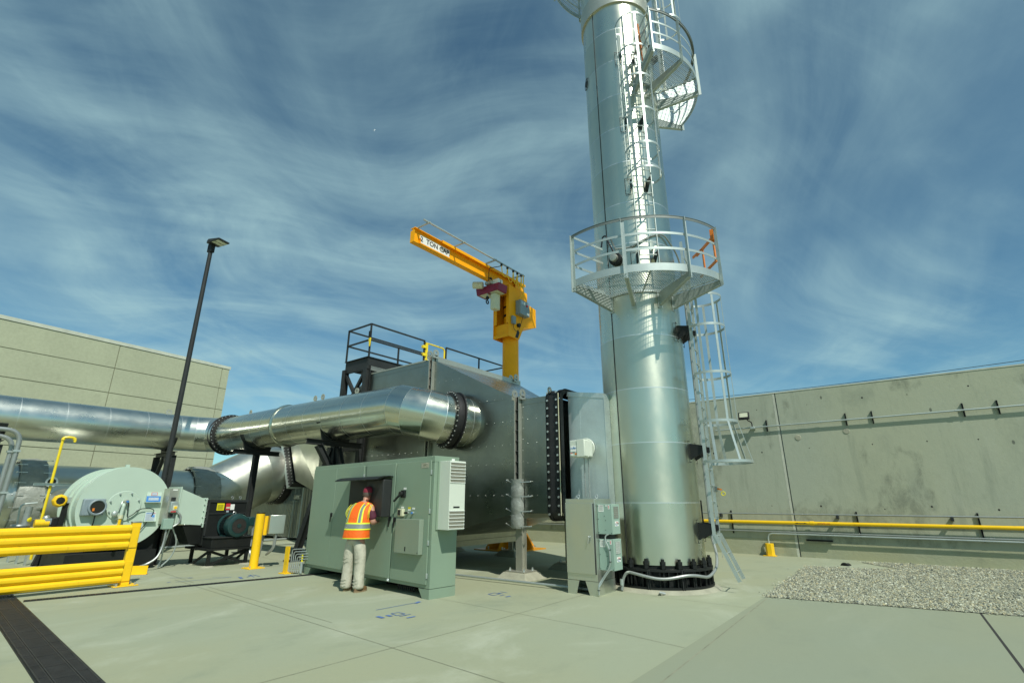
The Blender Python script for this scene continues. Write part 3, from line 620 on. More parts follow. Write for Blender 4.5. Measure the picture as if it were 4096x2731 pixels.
def platform(phi0, phi1, ro, zd, posts, rail_h=1.12, end_rails=(True, True)):
    ri = SR+.03
    grating(phi0, phi1, ri, ro-.01, zd, stack)
    flatring(phi0, phi1, ro, zd-.055, zd+.10, .012).build('toe_plate', 'galv_steel', stack)
    flatring(phi0, phi1, ri-.012, zd-.04, zd+.02, .012).build('inner_ring', 'galv_steel', stack)
    zt = zd+rail_h
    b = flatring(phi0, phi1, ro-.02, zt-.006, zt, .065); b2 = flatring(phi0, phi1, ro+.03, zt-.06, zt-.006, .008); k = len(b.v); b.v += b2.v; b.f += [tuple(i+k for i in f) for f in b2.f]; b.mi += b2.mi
    b.build('top_rail', 'galv_shaded', stack)
    for dz in (.42, .75): flatring(phi0, phi1, ro, zd+dz-.025, zd+dz+.025, .008).build('mid_rail', 'galv_steel', stack)
    for ph in posts:
        e, t = rad(ph), tang(ph); b = MB(); p = pol(ph, ro+.02, zd-.17); q = pol(ph, ro+.02, zt-.006); b.bar(p, q, .065, .007, t); b.bar(p+e*.03+t*.03, q+e*.03+t*.03, .06, .007, e)
        for dz in (.03, .09): b.cyl(p+Z_*dz+e*.0, p+Z_*dz+e*.03, .014, 6)
        b.build('post', 'galv_steel', stack)
        # radial bracket: deep at the shell, shallow outside
        b = MB(); tt = t*.005; a0 = pol(ph, SR+.005, zd-.03); a1 = pol(ph, ro, zd-.03); a2 = pol(ph, ro, zd-.15); a3 = pol(ph, SR+.005, zd-.34)
        b.prism([a0-tt, a1-tt, a2-tt, a3-tt], tt*2); b.prism([a3-t*.04, a2-t*.04, a2+t*.04, a3+t*.04], Z_*.008); b.prism([a0-t*.05+Z_*.02, a3-t*.05-Z_*.05, a3+t*.05-Z_*.05, a0+t*.05+Z_*.02], e*.01)
        b.build('bracket', 'galv_steel', stack)
    for ph, on in zip((phi0, phi1), end_rails):
        if not on: continue
        t = tang(ph); b = MB()
        for dz, hh in ((rail_h-.03, .05), (.75, .05), (.42, .05), (.02, .12)): b.bar(pol(ph, SR+.18, zd+dz), pol(ph, ro+.02, zd+dz), hh, .008, Z_)
        b.bar(pol(ph, SR+.18, zd-.03), pol(ph, SR+.18, zd+rail_h-.5), .05, .008, t); b.build('end_rail', 'galv_steel', stack)
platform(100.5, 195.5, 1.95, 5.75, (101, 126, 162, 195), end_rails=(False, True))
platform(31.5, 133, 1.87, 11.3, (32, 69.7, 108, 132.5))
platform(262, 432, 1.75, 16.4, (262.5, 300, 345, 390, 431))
def ladder(ph, z0, z1, r, width=.42, cage=None, hinge=None, brackets=(), hoopr=.36, flare=False, extra=None, name='ladder'):
    e, t = rad(ph), tang(ph); off = lambda s, rr, z: SC+e*rr+t*s+Z_*z
    b = MB()
    for s in (-1, 1): b.bar(off(s*width/2, r, z0), off(s*width/2, r, z1), .062, .010, e)
    if hinge:     # lower hinged section leaning outwards
        zb, rb = hinge
        for s in (-1, 1):
            p, q = off(s*(width/2+.012), r+.02, z0+.15), off(s*(width/2+.012), rb, zb); b.bar(p, q, .065, .010, (q-p).cross(t))
    L_ = b.build(name, 'galv_steel', stack)
    zz = []; z = z0+.12
    while z < z1-.05: zz.append((r, z)); z += .30
    if hinge:
        zb, rb = hinge; zz = [(r+.02+(rb-r-.02)*k, z0+.15+(zb-z0-.15)*k) for k in (.42, .82)] + zz
    for rr, z in zz: MB().cyl(off(-width/2, rr, z), off(width/2, rr, z), .011, 8).build('rung', 'galv_steel', L_)
    if cage:
        hz = cage
        def hoop(z, k=1.0):
            cr = r+hoopr*.98; pts = []
            for i in range(33):
                a = R(-128+256*i/32)
                pts.append((SC+e*(r+hoopr*.62*k+math.cos(a)*hoopr*k*1.02)+t*(math.sin(a)*hoopr*k)+Z_*z))
            rings = []
            for i, p in enumerate(pts):
                c = SC+e*(r+hoopr*.62*k)+Z_*z; o = (p-c).normalized()*.008; rings.append([p-Z_*.025, p+o-Z_*.025, p+o+Z_*.025, p+Z_*.025])
            b = MB(); b.loft(rings)
            for s, q in ((-1, pts[0]), (1, pts[-1])): b.bar(q, off(s*width/2, r, z), .05, .008, Z_)
            b.build('cage_hoop', 'galv_steel', L_); return pts
        rows = [hoop(z, 1.0 if not (flare and i == 0) else 1.28) for i, z in enumerate(hz)]
        for idx in (4, 10, 16, 22, 28):
            b = MB()
            for p, q in zip([r_[idx] for r_ in rows][:-1], [r_[idx] for r_ in rows][1:]): o = (Vector((p.x, p.y, 0))-Vector((SC+e*(r+hoopr*.62)).to_2d().to_3d())).normalized(); b.bar(p, q, .048, .007, o.cross(Z_))
            b.build('cage_bar', 'galv_steel', L_)
    for z in brackets:
        for s in (-1, 1):
            tt = t*.006; p = off(s*width/2, 0, 0); b = MB()
            b.prism([off(s*(width/2-.02), SR-.03, z+.16)-tt, off(s*(width/2-.02), r+.03, z+.10)-tt, off(s*(width/2-.02), r+.03, z+.02)-tt, off(s*(width/2-.02), SR-.03, z-.16)-tt], tt*2)
            b.build('standoff', 'black', L_, smooth=False)
            fr = MB(); a = .10; e2 = SC+e*(math.sqrt(max(.01, (SR+.006)**2-(width/2)**2)))+t*(s*width/2)
            for p, q in (((-.10, -.2), (.10, -.2)), ((.10, -.2), (.10, .2)), ((.10, .2), (-.10, .2)), ((-.10, .2), (-.10, -.2))):
                fr.bar(e2+t*p[0]+Z_*(z+p[1]), e2+t*q[0]+Z_*(z+q[1]), .008, .008)
            fr.build('trim_frame', 'black_semi', L_)
    MB().cyl(off(.0, r+.06, z0+.05 if not hinge else .55), off(.0, r+.06, z1-.1), .005, 6).build('safety_cable', 'bolt', L_)
    return L_
ladder(84, .80, 6.95, 1.13, .42, (2.24, 3.0, 3.95, 4.94, 5.6), hinge=(.19, 1.47), brackets=(1.0, 2.45, 4.9), flare=True, hoopr=.38)
ladder(141, 6.05, 12.45, 1.10, .42, (8.24, 8.86, 9.77, 10.7, 11.56, 12.51), brackets=(6.45, 8.3, 10.0, 12.0))
ladder(80, 11.4, 20.0, 1.10, .42, (13.3, 14.4, 15.5, 16.6, 17.8, 19), brackets=(12.6, 15))
def stack_bits():
    # conduit on the right side, bending round the base
    ph = 71; pts = [pol(ph, SR+.14, 6.2), pol(ph, SR+.14, .85), pol(78, SR+.20, .62), pol(84, SR+.2, .40), pol(96, SR+.18, .30)] + [pol(a, .985+.05, .27+.03*math.sin(a/9)) for a in range(104, 184, 8)]
    pts += [pol(189, 1.06, .33), pol(193, 1.09, .22), pol(194, 1.12, .02)]
    MB().tube(bent(pts, .12, 4), .026, 10).build('conduit', 'conduit', stack)
    MB().cyl(pol(194, 1.115, .10), pol(194, 1.115, .2), .032, 10).cyl(pol(ph, SR+.14, .95), pol(ph, SR+.14, 1.05), .034, 10).build('conduit_fitting', 'galv_steel', stack)
    for p_ in (134, 168):
        b = MB(); tt = tang(p_); c = pol(p_, .995, 0)
        for s in (-.02, .02): b.bar(c+tt*s+Z_*.03, c+tt*s+Z_*.38, .006, .03, tt)
        b.bar(c-rad(p_)*.012+Z_*.03, c-rad(p_)*.012+Z_*.38, .04, .005, tt); b.build('strut_channel', 'black_semi', stack)
    MB().tube(bent([pol(72, SR+.14, 6.2), pol(80, SR+.12, 6.75), pol(112, SR+.06, 7.15), pol(135, SR+.05, 7.0), pol(160, SR+.05, 6.75), pol(178, SR+.14, 6.75)], .25, 5), .02, 8).build('conduit', 'conduit', stack)
    MB().tube([pol(158, SR+.005, .02)+rad(158)*.2, pol(158, SR+.30, .05), pol(154, SR+.26, .03)], .022, 8).build('drain_tube', 'conduit', stack)
    # ports
    c = pol(181, SR-.05, 6.55); 
    MB().lathe(c, rad(181), [(0, .16), (.13, .16), (.145, .15), (.145, .04), (.15, .0)], 24).build('port', 'black', stack)
    MB().lathe(c, rad(181), [(0, .24), (.075, .24), (.085, .235), (.085, .16)], 20).build('port_fitting', 'steel_band', stack)
    MB().tube(bent([pol(181, SR+.16, 6.7), pol(190, SR+.1, 7.05), pol(193, SR+.08, 7.2), pol(198, SR+.1, 7.2), pol(200, SR+.12, 6.95)], .12, 5), .018, 8).build('hose', 'black_pvc', stack)
    MB().torus(pol(183, SR+.03, 6.5), rad(183), .19, .008, 28, 6).build('port_trim', 'conduit', stack)
    MB().lathe(pol(228, SR-.06, 12.0), rad(228), [(0, .08), (.07, .08), (.09, .06), (.09, 0)], 18).build('port', 'black', stack)
    MB().torus(pol(228, SR+.01, 12.0), rad(228), .15, .008, 24, 6).build('port_trim', 'black_semi', stack)
    MB().lathe(pol(112, SR-.06, 6.55), rad(112), [(0, .10), (.27, .10), (.32, .075), (.34, .0)], 30).build('manway_dome', 'steel_stack', stack)
    # orange swing gate at the ladder opening
    zd = 5.75; a, c_ = pol(98, 1.90, zd), pol(72, 1.35, zd); d = (c_-a).normalized()
    b = MB(); b.bar(a+Z_*1.0, a+d*.85+Z_*1.0, .07, .03, Z_); b.bar(a+Z_*.45, a+d*.80+Z_*.45, .06, .03, Z_); b.bar(a+d*.04+Z_*.45, a+d*.04+Z_*1.0, .05, .03, d); b.bar(a+d*.55+Z_*.45, a+d*.55+Z_*1.0, .05, .03, d); b.bar(a+d*.55+Z_*1.0, a+d*1.05+Z_*1.05, .06, .03, Z_)
    b.box(a.x-.06, a.x+.06, a.y-.05, a.y+.05, zd+.9, zd+1.15); b.build('safety_gate', 'orange', stack, bevel=.006)
    zd = 11.3; a = pol(137, 1.55, zd); d = (pol(120, 1.0, zd)-a).normalized(); b = MB()
    b.bar(a+Z_*1.0, a+d*.6+Z_*1.0, .07, .03, Z_); b.bar(a+Z_*.45, a+d*.6+Z_*.45, .06, .03, Z_); b.bar(a+d*.02+Z_*.45, a+d*.02+Z_*1.0, .05, .03, d); b.bar(a+d*.5+Z_*.3, a+d*.5+Z_*1.0, .05, .03, d); b.build('safety_gate', 'orange', stack, bevel=.006)
    # access door frame low on the right
    b = MB(); b.bar(pol(64, SR+.02, 1.0), pol(64, SR+.02, 1.55), .09, .02, tang(64)); b.build('access_panel', 'black', stack)
stack_bits()
t = thing('fall_arrester', 'small fall arrest grab with orange strap and gold hook on the ladder cable', 'safety hook', tuple(pol(84, 1.20, 1.75)))
c = pol(84, 1.19, 1.75); b = MB(); b.box(c.x-.02, c.x+.05, c.y-.02, c.y+.02, 1.70, 1.80); b.build('grab_body', 'conduit', t, bevel=.008)
MB().bar(c+Vector((.05, 0, .01)), c+Vector((.13, 0, -.01)), .03, .012, Z_).build('strap', 'orange', t); MB().torus(c+Vector((.15, 0, -.08)), Y_, .035, .009, 14, 6).build('hook', 'yel_label', t)

# ================================================================ galvanised breeching box between the grey duct and the stack
br = thing('breeching_box', 'galvanised sheet metal box joining the grey duct to the stack', 'duct', (-5.1, 8.9, 1.2))
BY = 9.08; bx0, bx1 = PY(2275, 1700, BY).x, PY(2420, 1700, BY).x
def breech():
    b = MB(); z0, z1, z2 = 1.22, 3.78, 3.64
    b.hexa([(bx0, BY, z0), (bx1, BY, z0), (bx1, 11.3, z0), (bx0, 11.3, z0)], [(bx0, BY, z1), (bx1, BY, z2), (bx1, 11.3, z2), (bx0, 11.3, z1)]); b.build('casing', 'galv', br)
    xm = bx0+(bx1-bx0)*.34; b = MB(); b.box(bx0+.01, xm, BY-.006, BY-.001, z0+.02, 3.62); b.box(xm-.012, bx1-.01, BY-.003, BY-.0005, z0+.02, 3.57); b.build('front_sheet', 'galv', br)
    b = MB(); b.bar((bx0-.01, BY-.008, 3.73), (bx1+.01, BY-.008, 3.59), .10, .014, Z_); b.build('top_trim', 'galv', br)
    b = MB(); b.box(bx1, bx1+.012, BY-.01, 10, z0, 3.62); b.build('side_sheet', 'galv', br)
    # damper actuator
    c = PY(2310, 1792, BY-.5); act = MB(); T = Matrix.Translation(c)
    act.T = T; act.box(-.17, .17, -.02, .30, -.16, .16); a = act.build('actuator', 'ac', br, bevel=.018)
    MB(T).box(.0, .165, -.035, -.021, -.165, .165).box(-.172, .172, .10, .13, -.168, .168).build('cover_rib', 'ac', a, bevel=.006)
    f = c+Vector((-.15, -.024, 0)); s = Vector((1, 0, 0))
    MB(T).box(-.145, -.015, -.026, -.0205, -.06, .05).build('name_label', 'white', a); text('UNARCH', .032, tmat(c+Vector((-.08, -.028, .0)), X_, Z_), 'blue', a); text('A', .085, tmat(c+Vector((-.065, -.0285, .005)), X_, Z_), 'blue', a, bold=-.002)
    MB(T).box(-.10, -.05, -.025, -.0205, -.085, -.068).build('rating_plate', 'grey_box', a); MB(T).box(-.148, -.105, -.025, -.0205, -.10, -.085).build('danger_strip', 'red', a); MB(T).box(-.148, -.105, -.025, -.0205, -.13, -.102).build('warning_label', 'white', a); MB(T).box(-.05, -.012, -.025, -.0205, -.125, -.088).build('warning_label', 'orange', a)
    k = PY(2345, 1792, BY-.02); MB().lathe(k, (0, -1, 0), [(.0, .03), (.19, .03), (.20, .02), (.20, .0)], 28).build('mounting_disc', 'ac', br); MB().lathe(k, (0, -1, 0), [(.0, .2), (.085, .2), (.10, .16), (.10, .03)], 24).build('shaft_cover', 'cream', br)
    b = MB(); b.cyl((c.x-.06, BY-.15, c.z-.16), (c.x-.06, BY-.15, 1.62), .012, 8); b.cyl((c.x+.03, BY-.15, c.z-.16), (c.x+.03, BY-.15, 1.6), .012, 8); b.build('conduit', 'conduit', br)
    b = MB(); b.bar((bx0+.25, BY+.3, .12), (bx0+.25, BY+.3, 1.22), .09, .09); b.box(bx0+.1, bx0+.4, BY+.15, BY+.45, .10, .12); b.build('leg', 'black_semi', br); MB().hexa([(bx0-.15, BY-.05, 0), (bx0+.65, BY-.05, 0), (bx0+.65, BY+.65, 0), (bx0-.15, BY+.65, 0)], [(bx0, BY+.08, .1), (bx0+.5, BY+.08, .1), (bx0+.5, BY+.5, .1), (bx0, BY+.5, .1)]).build('grout_pad', 'pad', br)
breech()
# ================================================================ big grey duct housing
HY = 9.0; ZC = 2.93
hs = thing('duct_housing', 'large dark grey sheet metal oxidiser housing tapering into a duct', 'industrial housing', (-9.8, 10.5, 0))
XL, XR = -9.76, -6.83; ZT, ZB = 5.20, .66; ZRT, ZRB = 3.73, 1.30; YF, YRF = 12.8, 11.1; XS = PY(2205, 1800, HY).x; X0 = -12.5; XLL = -15.3
def housing():
    q = lambda x, y0, y1, z0, z1: [(x, y0, z0), (x, y1, z0), (x, y1, z1), (x, y0, z1)]
    def casing(name, qa, qb, mats=('steel_dark', 'steel_roof')):
        b = MB(); vs = qa+qb
        b.add(vs, [(3, 2, 1, 0), (4, 5, 6, 7), (0, 1, 5, 4), (1, 2, 6, 5), (3, 0, 4, 7)]); b.m = 1; b.add([qa[2], qa[3], qb[3], qb[2]], [(0, 1, 2, 3)])
        return b.build(name, list(mats), hs, smooth=False)
    casing('main_casing', q(X0, HY, YF, ZB, ZT), q(XL, HY, YF, ZB, ZT)); casing('taper_casing', q(XL, HY, YF, ZB, ZT), q(XR, HY, YRF, ZRB, ZRT)); casing('outlet_casing', q(XR, HY, YRF, ZRB, ZRT), q(XS, HY, YRF, ZRB, ZRT)); casing('taper_casing', q(XLL, HY+.3, YF-.3, 1.6, 3.9), q(X0, HY, YF, ZB, ZT))
    # panel sheets standing 3 mm proud, with lap seams and rivet rows
    zt = lambda x: ZT if x <= XL else ZT+(ZRT-ZT)*(min(x, XR)-XL)/(XR-XL)
    zb = lambda x: ZB if x <= XL else ZB+(ZRB-ZB)*(min(x, XR)-XL)/(XR-XL)
    def sheet(x0, x1, za, zc, i):
        y = HY-.003-.002*(i % 2); m = .05
        b = MB(); lo = [(x0, max(za, zb(x0)+m)), (x1, max(za, zb(x1)+m))]; hi = [(x1, min(zc, zt(x1)-m)), (x0, min(zc, zt(x0)-m))]
        if hi[0][1] <= lo[1][1]+.05 and hi[1][1] <= lo[0][1]+.05: return
        hi = [(hx, max(hz, l[1]+.01)) for (hx, hz), l in zip(hi, lo[::-1])]
        b.prism([(x, y, z) for x, z in lo+hi], (0, .0029, 0)); b.build('panel_sheet', 'steel_dark', hs, smooth=False)
    i = 0
    for x0, x1 in ((X0+.02, -11.2), (-11.2, XL-.12), (XL+.12, -8.3), (-8.3, XR-.08), (XR+.10, XS-.03)):
        for za, zc in ((.3, 1.62), (1.62, 2.72), (2.72, 3.8), (3.8, 5.3)): sheet(x0, x1, za, zc, i); i += 1
    b = MB(); pts = []
    for z in (1.62, 2.3, 2.72, 3.25, 3.8, 4.5):
        x = X0+.15
        while x < XS-.05:
            if zb(x)+.08 < z < zt(x)-.08 and abs(x-XL) > .13 and abs(x-XR) > .1: pts.append((x, HY-.004, z+.03))
            x += .24
    for x in (XL-.13, XL+.13, XR-.1, XR+.11):
        z = zb(x)+.1
        while z < zt(x)-.08: pts.append((x, HY-.004, z)); z += .24
    b.dots(pts, (0, -1, 0), .009, .005); b.build('rivets', 'bolt', hs)
    # edge trims
    for (xa, xb) in ((X0, XL-.1), (XL+.1, XR-.06), (XR+.08, XS)):
        b = MB(); b.prism([(xa, HY-.012, zt(xa)-.12), (xb, HY-.012, zt(xb)-.12), (xb, HY-.012, zt(xb)+.012), (xa, HY-.012, zt(xa)+.012)], (0, .006, 0)); b.build('edge_trim', 'steel_dark', hs, smooth=False); b = MB(); b.prism([(xa, HY-.012, zb(xa)-.01), (xb, HY-.012, zb(xb)-.01), (xb, HY-.012, zb(xb)+.10), (xa, HY-.012, zb(xa)+.10)], (0, .006, 0)); b.build('edge_trim', 'steel_dark', hs, smooth=False)
    # vertical bolted flanges at the two joints, with lifting lugs
    for x, z0, z1, yf in ((XL, ZB-.12, ZT+.1, YF), (XR, ZRB-.12, ZRT+.08, YRF)):
        f = MB()
        for dx in (-.062, .062):
            f.box(x+dx-.012, x+dx+.012, HY-.09, HY+.02, z0, z1); f.box(x+dx-.012, x+dx+.012, HY-.02, yf+.05, z1-.16, z1) ; f.box(x+dx-.012, x+dx+.012, HY-.02, yf+.05, z0, z0+.14)
        f.build('flange', 'steel_band', hs)
        g = MB(); g.box(x-.049, x+.049, HY-.02, HY-.005, z0, z1); g.build('flange_gap', 'black', hs)
        b = MB(); z = z0+.25
        while z < z1-.1: b.cyl((x-.06, HY-.055, z), (x+.06, HY-.055, z), .018, 6); z += .23
        b.build('flange_bolts', 'black_semi', hs)
        for dx, dy in ((-.09, -.02), (.12, .0)):
            for yy in (HY-.02+dy, yf-.25):
                if yy > HY+1 and x == XR: continue
                l = MB(); c = Vector((x+dx, yy, z1+.07)); l.annulus(c-X_*.012, X_, .035, .10, .024, 20); l.box(c.x-.012, c.x+.012, yy-.10, yy+.10, z1-.08, z1+.0); l.build('lifting_lug', 'steel_band', hs)
    l = MB(); l.box(X0+.05, XL-.25, HY-.03, HY+.18, ZT-.0, ZT+.035); l.build('roof_rail', 'steel_band', hs)
    # insulation blanket laced over the lower part of the outlet flange
    b = MB(); rings = []
    for i in range(28):
        z = .98+1.62*i/27*.62; k = .93+.14*abs(math.sin(math.pi*(i/27*3.35)))**.5+.02*math.sin(i*2.9); rings.append([(XR+x*k, y, z) for x, y in ((-.13, HY-.02), (-.14, HY-.11), (-.05, HY-.155*k), (.05, HY-.15*k), (.13, HY-.11), (.13, HY-.02))])
    bl = b.loft(rings).build('insulation_blanket', 'blanket', hs, sharp=60)
    for z in (1.02, 1.32, 1.62, 1.92):
        MB().bar((XR-.33, HY-.03, z+.05), (XR-.10, HY-.12, z-.01), .016, .016).bar((XR+.33, HY-.03, z+.01), (XR+.10, HY-.12, z), .016, .016).sphere((XR-.33, HY-.03, z+.05), .018).sphere((XR+.33, HY-.03, z+.01), .018).build('lacing_pin', 'bolt', bl)
    # near leg on a grout pedestal
    def leg(x, y, zt_, far=False):
        l = MB(); l.ibeam((x, y, .16), (x, y, zt_), .16, .17, (1, 0, 0), .02); l.build('leg', 'steel_band', hs)
        MB().box(x-.24, x+.24, y-.22, y+.22, .135, .16).build('base_plate', 'steel_band', hs, bevel=.004)
        MB().hexa([(x-.40, y-.38, 0), (x+.40, y-.38, 0), (x+.40, y+.38, 0), (x-.40, y+.38, 0)], [(x-.28, y-.26, .135), (x+.28, y-.26, .135), (x+.28, y+.26, .135), (x-.28, y+.26, .135)]).build('grout_pad', 'pad', hs, bevel=.01)
        for dx, dy in ((-.18, -.15), (.18, -.15), (.18, .15), (-.18, .15)): MB().cyl((x+dx, y+dy, .16), (x+dx, y+dy, .215), .018, 8).cyl((x+dx, y+dy, .16), (x+dx, y+dy, .185), .03, 6).build('anchor_nut', 'bolt', hs)
    leg(XR, HY+.06, 1.28); leg(XR, YRF-.1, 1.25); leg(XL, 12.5, .6); leg(XL, HY+.15, .6); leg(-12.3, HY+.3, .7); leg(-12.3, 12.4, .7)
    b = MB(); b.box(XL-.12, XL+.12, HY+.05, YF, ZB-.26, ZB-.12); b.build('sill_beam', 'steel_band', hs)
    MB().cyl((XR+.62, HY+.9, .0), (XR+.62, HY+.9, 1.3), .007, 6).build('drain_rod', 'black', hs)
    MB().cyl((XL-2.5, HY-.9, .06), (XS+1.2, HY-.55, .06), .022, 8).build('floor_conduit', 'galv_steel', hs)
housing()
# expansion joint between outlet casing and the galvanised box
def exp_joint():
    x0, x1 = XS, bx0-.03; y0, y1, z0, z1 = HY-.16, YRF+.12, ZRB-.14, ZRT+.10; rc = .22
    t = thing('expansion_joint', 'black rubber expansion joint with bolt rows beside the galvanised box', 'expansion joint', (x0, y0, z0))
    def loop(e):
        pts = []
        for cx, cz, a0 in ((y1-rc, z1-rc, 0), (y0+rc, z1-rc, 90), (y0+rc, z0+rc, 180), (y1-rc, z0+rc, 270)):
            for k in range(7): a = R(a0+90*k/6); pts.append((cx+math.cos(a)*(rc+e), cz+math.sin(a)*(rc+e)))
        return pts
    def ring(x, e): return [Vector((x, y, z)) for y, z in loop(e)]
    w = x1-x0; MB().loft([ring(x0+w*.12, .0), ring(x0+w*.3, .0), ring(x0+w*.5, -.02), ring(x0+w*.7, 0), ring(x0+w*.88, 0)], caps=False).build('bellows', 'rubber', t)
    for a, e in ((.0, .012), (.62, .012)): MB().loft([ring(x0+w*(a+.03), -.01), ring(x0+w*(a+.03), e), ring(x0+w*(a+.20), e), ring(x0+w*(a+.20), -.01)], caps=False).build('clamp_band', 'black', t)
    for a in (.12, .73):
        b = MB(); x = x0+w*a; z = z0+.12
        while z < z1-.05: b.cyl((x, y0-.012, z), (x, y0-.035, z), .022, 8); z += .165
        y = y0+.3
        while y < y1: b.cyl((x, y, z1+.012), (x, y, z1+.03), .02, 8); y += .2
        b.build('bolt_row', 'bolt', t)
    b = MB(); b.bar((x0+w*.86, y0-.015, z0+.1), (x0+w*.86, y0-.015, z1-.1), .018, .01); b.build('seal_cord', 'cream', t)
    for x, s in ((x0-.005, 1), (x1+.005, -1)): MB().loft([ring(x, -.08), ring(x, .02), ring(x+s*.02, .02), ring(x+s*.02, -.08)], caps=False).build('frame_ring', 'black', t)
    l = MB(); c = Vector((x0+.05, y0+.06, z1+.0)); l.annulus(c, X_, .03, .075, .02, 18); l.build('lifting_lug', 'steel_band', t)
exp_joint()
# ================================================================ round ducts
def sweep(b, pts, r, n=56, seam=.0014, seams=True, nrm0=None, step=None):
    """mitred round duct through pts; every straight piece has its own vertices so mitres stay crisp"""
    pts = [Vector(p) for p in pts]; m = len(pts); dirs = [(pts[i+1]-pts[i]).normalized() for i in range(m-1)]
    for i in range(m-1):
        d = dirs[i]; _, u, v = basis(d)
        na = (dirs[i-1]+d).normalized() if i else d; nb = (d+dirs[i+1]).normalized() if i < m-2 else d
        def ringat(p, nn, rr=r):
            o = []
            for k in range(n):
                a = 2*math.pi*k/n; e = (u*math.cos(a)+v*math.sin(a))*rr; q = p+e; o.append(q-d*((q-p).dot(nn)/d.dot(nn)))
            return o
        b.loft([ringat(pts[i], na), ringat(pts[i+1], nb)], caps=False)
        L_ = (pts[i+1]-pts[i]).length
        if step and L_ > step*1.2:
            c = int(L_/step)
            for k in range(1, c):
                p = pts[i]+d*(L_*k/c); b.m = 1; b.loft([ringat(p-d*.006, d, r+seam), ringat(p+d*.006, d, r+seam)], caps=False); b.m = 0
        if i < m-2:
            p = pts[i+1]; b.m = 1; b.loft([ringat(p-d*.008, nb, r+seam), ringat(p+d*.001, nb, r+seam)], caps=False); b.m = 0
    return b
def ej_round(t, c, d, r, w=.24, nb=34, name='expansion_joint'):
    c = Vector(c); d, u, v = basis(d); ro = r+.10
    e = MB().lathe(c-d*w/2, d, [(r, 0), (ro, 0), (ro, .03), (r+.045, .035), (r+.055, w/2), (r+.045, w-.035), (ro, w-.03), (ro, w), (r, w)], 56).build(name, 'rubber', t)
    for s in (-1, 1):
        b = MB()
        for k in range(nb):
            a = 2*math.pi*k/nb; p = c+d*(s*w/2)+(u*math.cos(a)+v*math.sin(a))*(r+.07); b.cyl(p-d*.0, p+d*(s*.022), .016, 6)
        b.build('bolt_ring', 'bolt', e)
    return e
RD = .60; ZD = 3.76
ud = thing('round_duct', 'silver round duct running along the yard and elbowing into the grey housing', 'duct', (-14, 7.9, ZD))
def upper_duct():
    XA = -19.9
    sweep(MB(), [(XA, -14, ZD+.02), (XA, 6.55, ZD+.02), (XA+.10, 7.12, ZD+.02), (XA+.36, 7.58, ZD+.02), (XA+.86, 7.88, ZD+.01)], RD, step=1.0).build('inlet_run', ['steel_left', 'seam'], ud, sharp=12)
    ej_round(ud, (XA+1.0, 7.9, ZD), X_, RD)
    sweep(MB(), [(XA+1.12, 7.9, ZD), (-14.9, 7.9, ZD-.02)], RD, step=.62).build('main_run', ['steel_bright', 'seam'], ud, sharp=12)
    MB().lathe((-14.9, 7.9, ZD-.02), X_, [(RD, -.05), (RD+.035, -.045), (RD+.045, .0), (RD+.035, .045), (RD, .05)], 56).build('joint_band', 'steel_bright', ud)
    cpts = [(-14.9, 7.9, ZD-.02), (-9.55, 7.9, ZD-.10)]; a0 = 90; r = .78; c = Vector((-9.55, 7.9+r, 0)); z = ZD-.10
    for k, ang in enumerate((22, 46, 70)): cpts.append((c.x+r*math.sin(R(ang)), c.y-r*math.cos(R(ang)), z-.07*(k+1)))
    e = Vector((math.cos(R(70)), math.sin(R(70)), -.08)).normalized(); last = Vector(cpts[-1]); cpts.append(tuple(last+e*.18))
    sweep(MB(), cpts, RD, step=.78).build('elbow_run', ['steel_bright', 'seam'], ud, sharp=12)
    j = last+e*.30; ej_round(ud, j, e, RD, .22); s = j+e*.11
    sweep(MB(), [s, s+e*.25, s+e*1.2], RD).build('inlet_stub', ['steel_bright', 'seam'], ud, sharp=12)
    for x in (-17.6, -13.6, -13.2): MB().annulus((x, 7.9, ZD+RD+.07), Y_, .03, .085, .022, 18).build('lifting_lug', 'steel_band', ud)
    MB().annulus((-11.55, 7.9, ZD+RD+.03), Y_, .03, .085, .022, 18).build('lifting_lug', 'steel_band', ud); MB().annulus((XA, 6.2, ZD+RD+.09), X_, .035, .10, .022, 18).build('lifting_lug', 'steel_band', ud)
upper_duct()
def support(name, label, x, y, along, legs, zb, width=1.5):
    """saddle support: curved cradle on a cross beam, carried by legs; `along` is the duct axis"""
    t = thing(name, label, 'support', (x, y, 0), 'black saddle supports under the round duct'); a = Vector(along); s = Vector((-a.y, a.x, 0)); c = Vector((x, y, 0))
    MB().ibeam(c-s*width/2+Z_*zb, c+s*width/2+Z_*zb, .14, .14, a, .014).build('cross_beam', 'black_semi', t)
    b = MB(); zc = ZD; pl = []
    for k in range(13): q = R(-160+140*k/12); pl.append(c+s*math.cos(q)*(RD+.012)+Z_*(zc+math.sin(q)*(RD+.012)))
    b.loft([[p-a*.09, p+a*.09, p+(p-(c+Z_*zc)).normalized()*.012+a*.09, p+(p-(c+Z_*zc)).normalized()*.012-a*.09] for p in pl]); b.build('cradle', 'black_semi', t)
    b = MB(); w = [p for p in pl if abs((p-c).dot(s)) < .56]; poly = [p+a*.01 for p in w]+[c+s*.42+Z_*(zb+.07)+a*.01, c-s*.42+Z_*(zb+.07)+a*.01]; b.prism(poly, a*-.02); b.build('web_plate', 'black_semi', t, smooth=False)
    for p, q in legs:
        MB().ibeam(Vector(p), Vector(q), .16, .16, a, .016).build('leg', 'black_semi', t)
        if p[2] < .1: MB().box(p[0]-.2, p[0]+.2, p[1]-.2, p[1]+.2, .002, .03).build('base_plate', 'black_semi', t)
    return t
support('duct_support', 'single post black saddle support left of the yellow bollard', -16.7, 7.9, X_, [((-16.85, 7.95, .03), (-16.7, 7.9, 2.95))], 3.02)
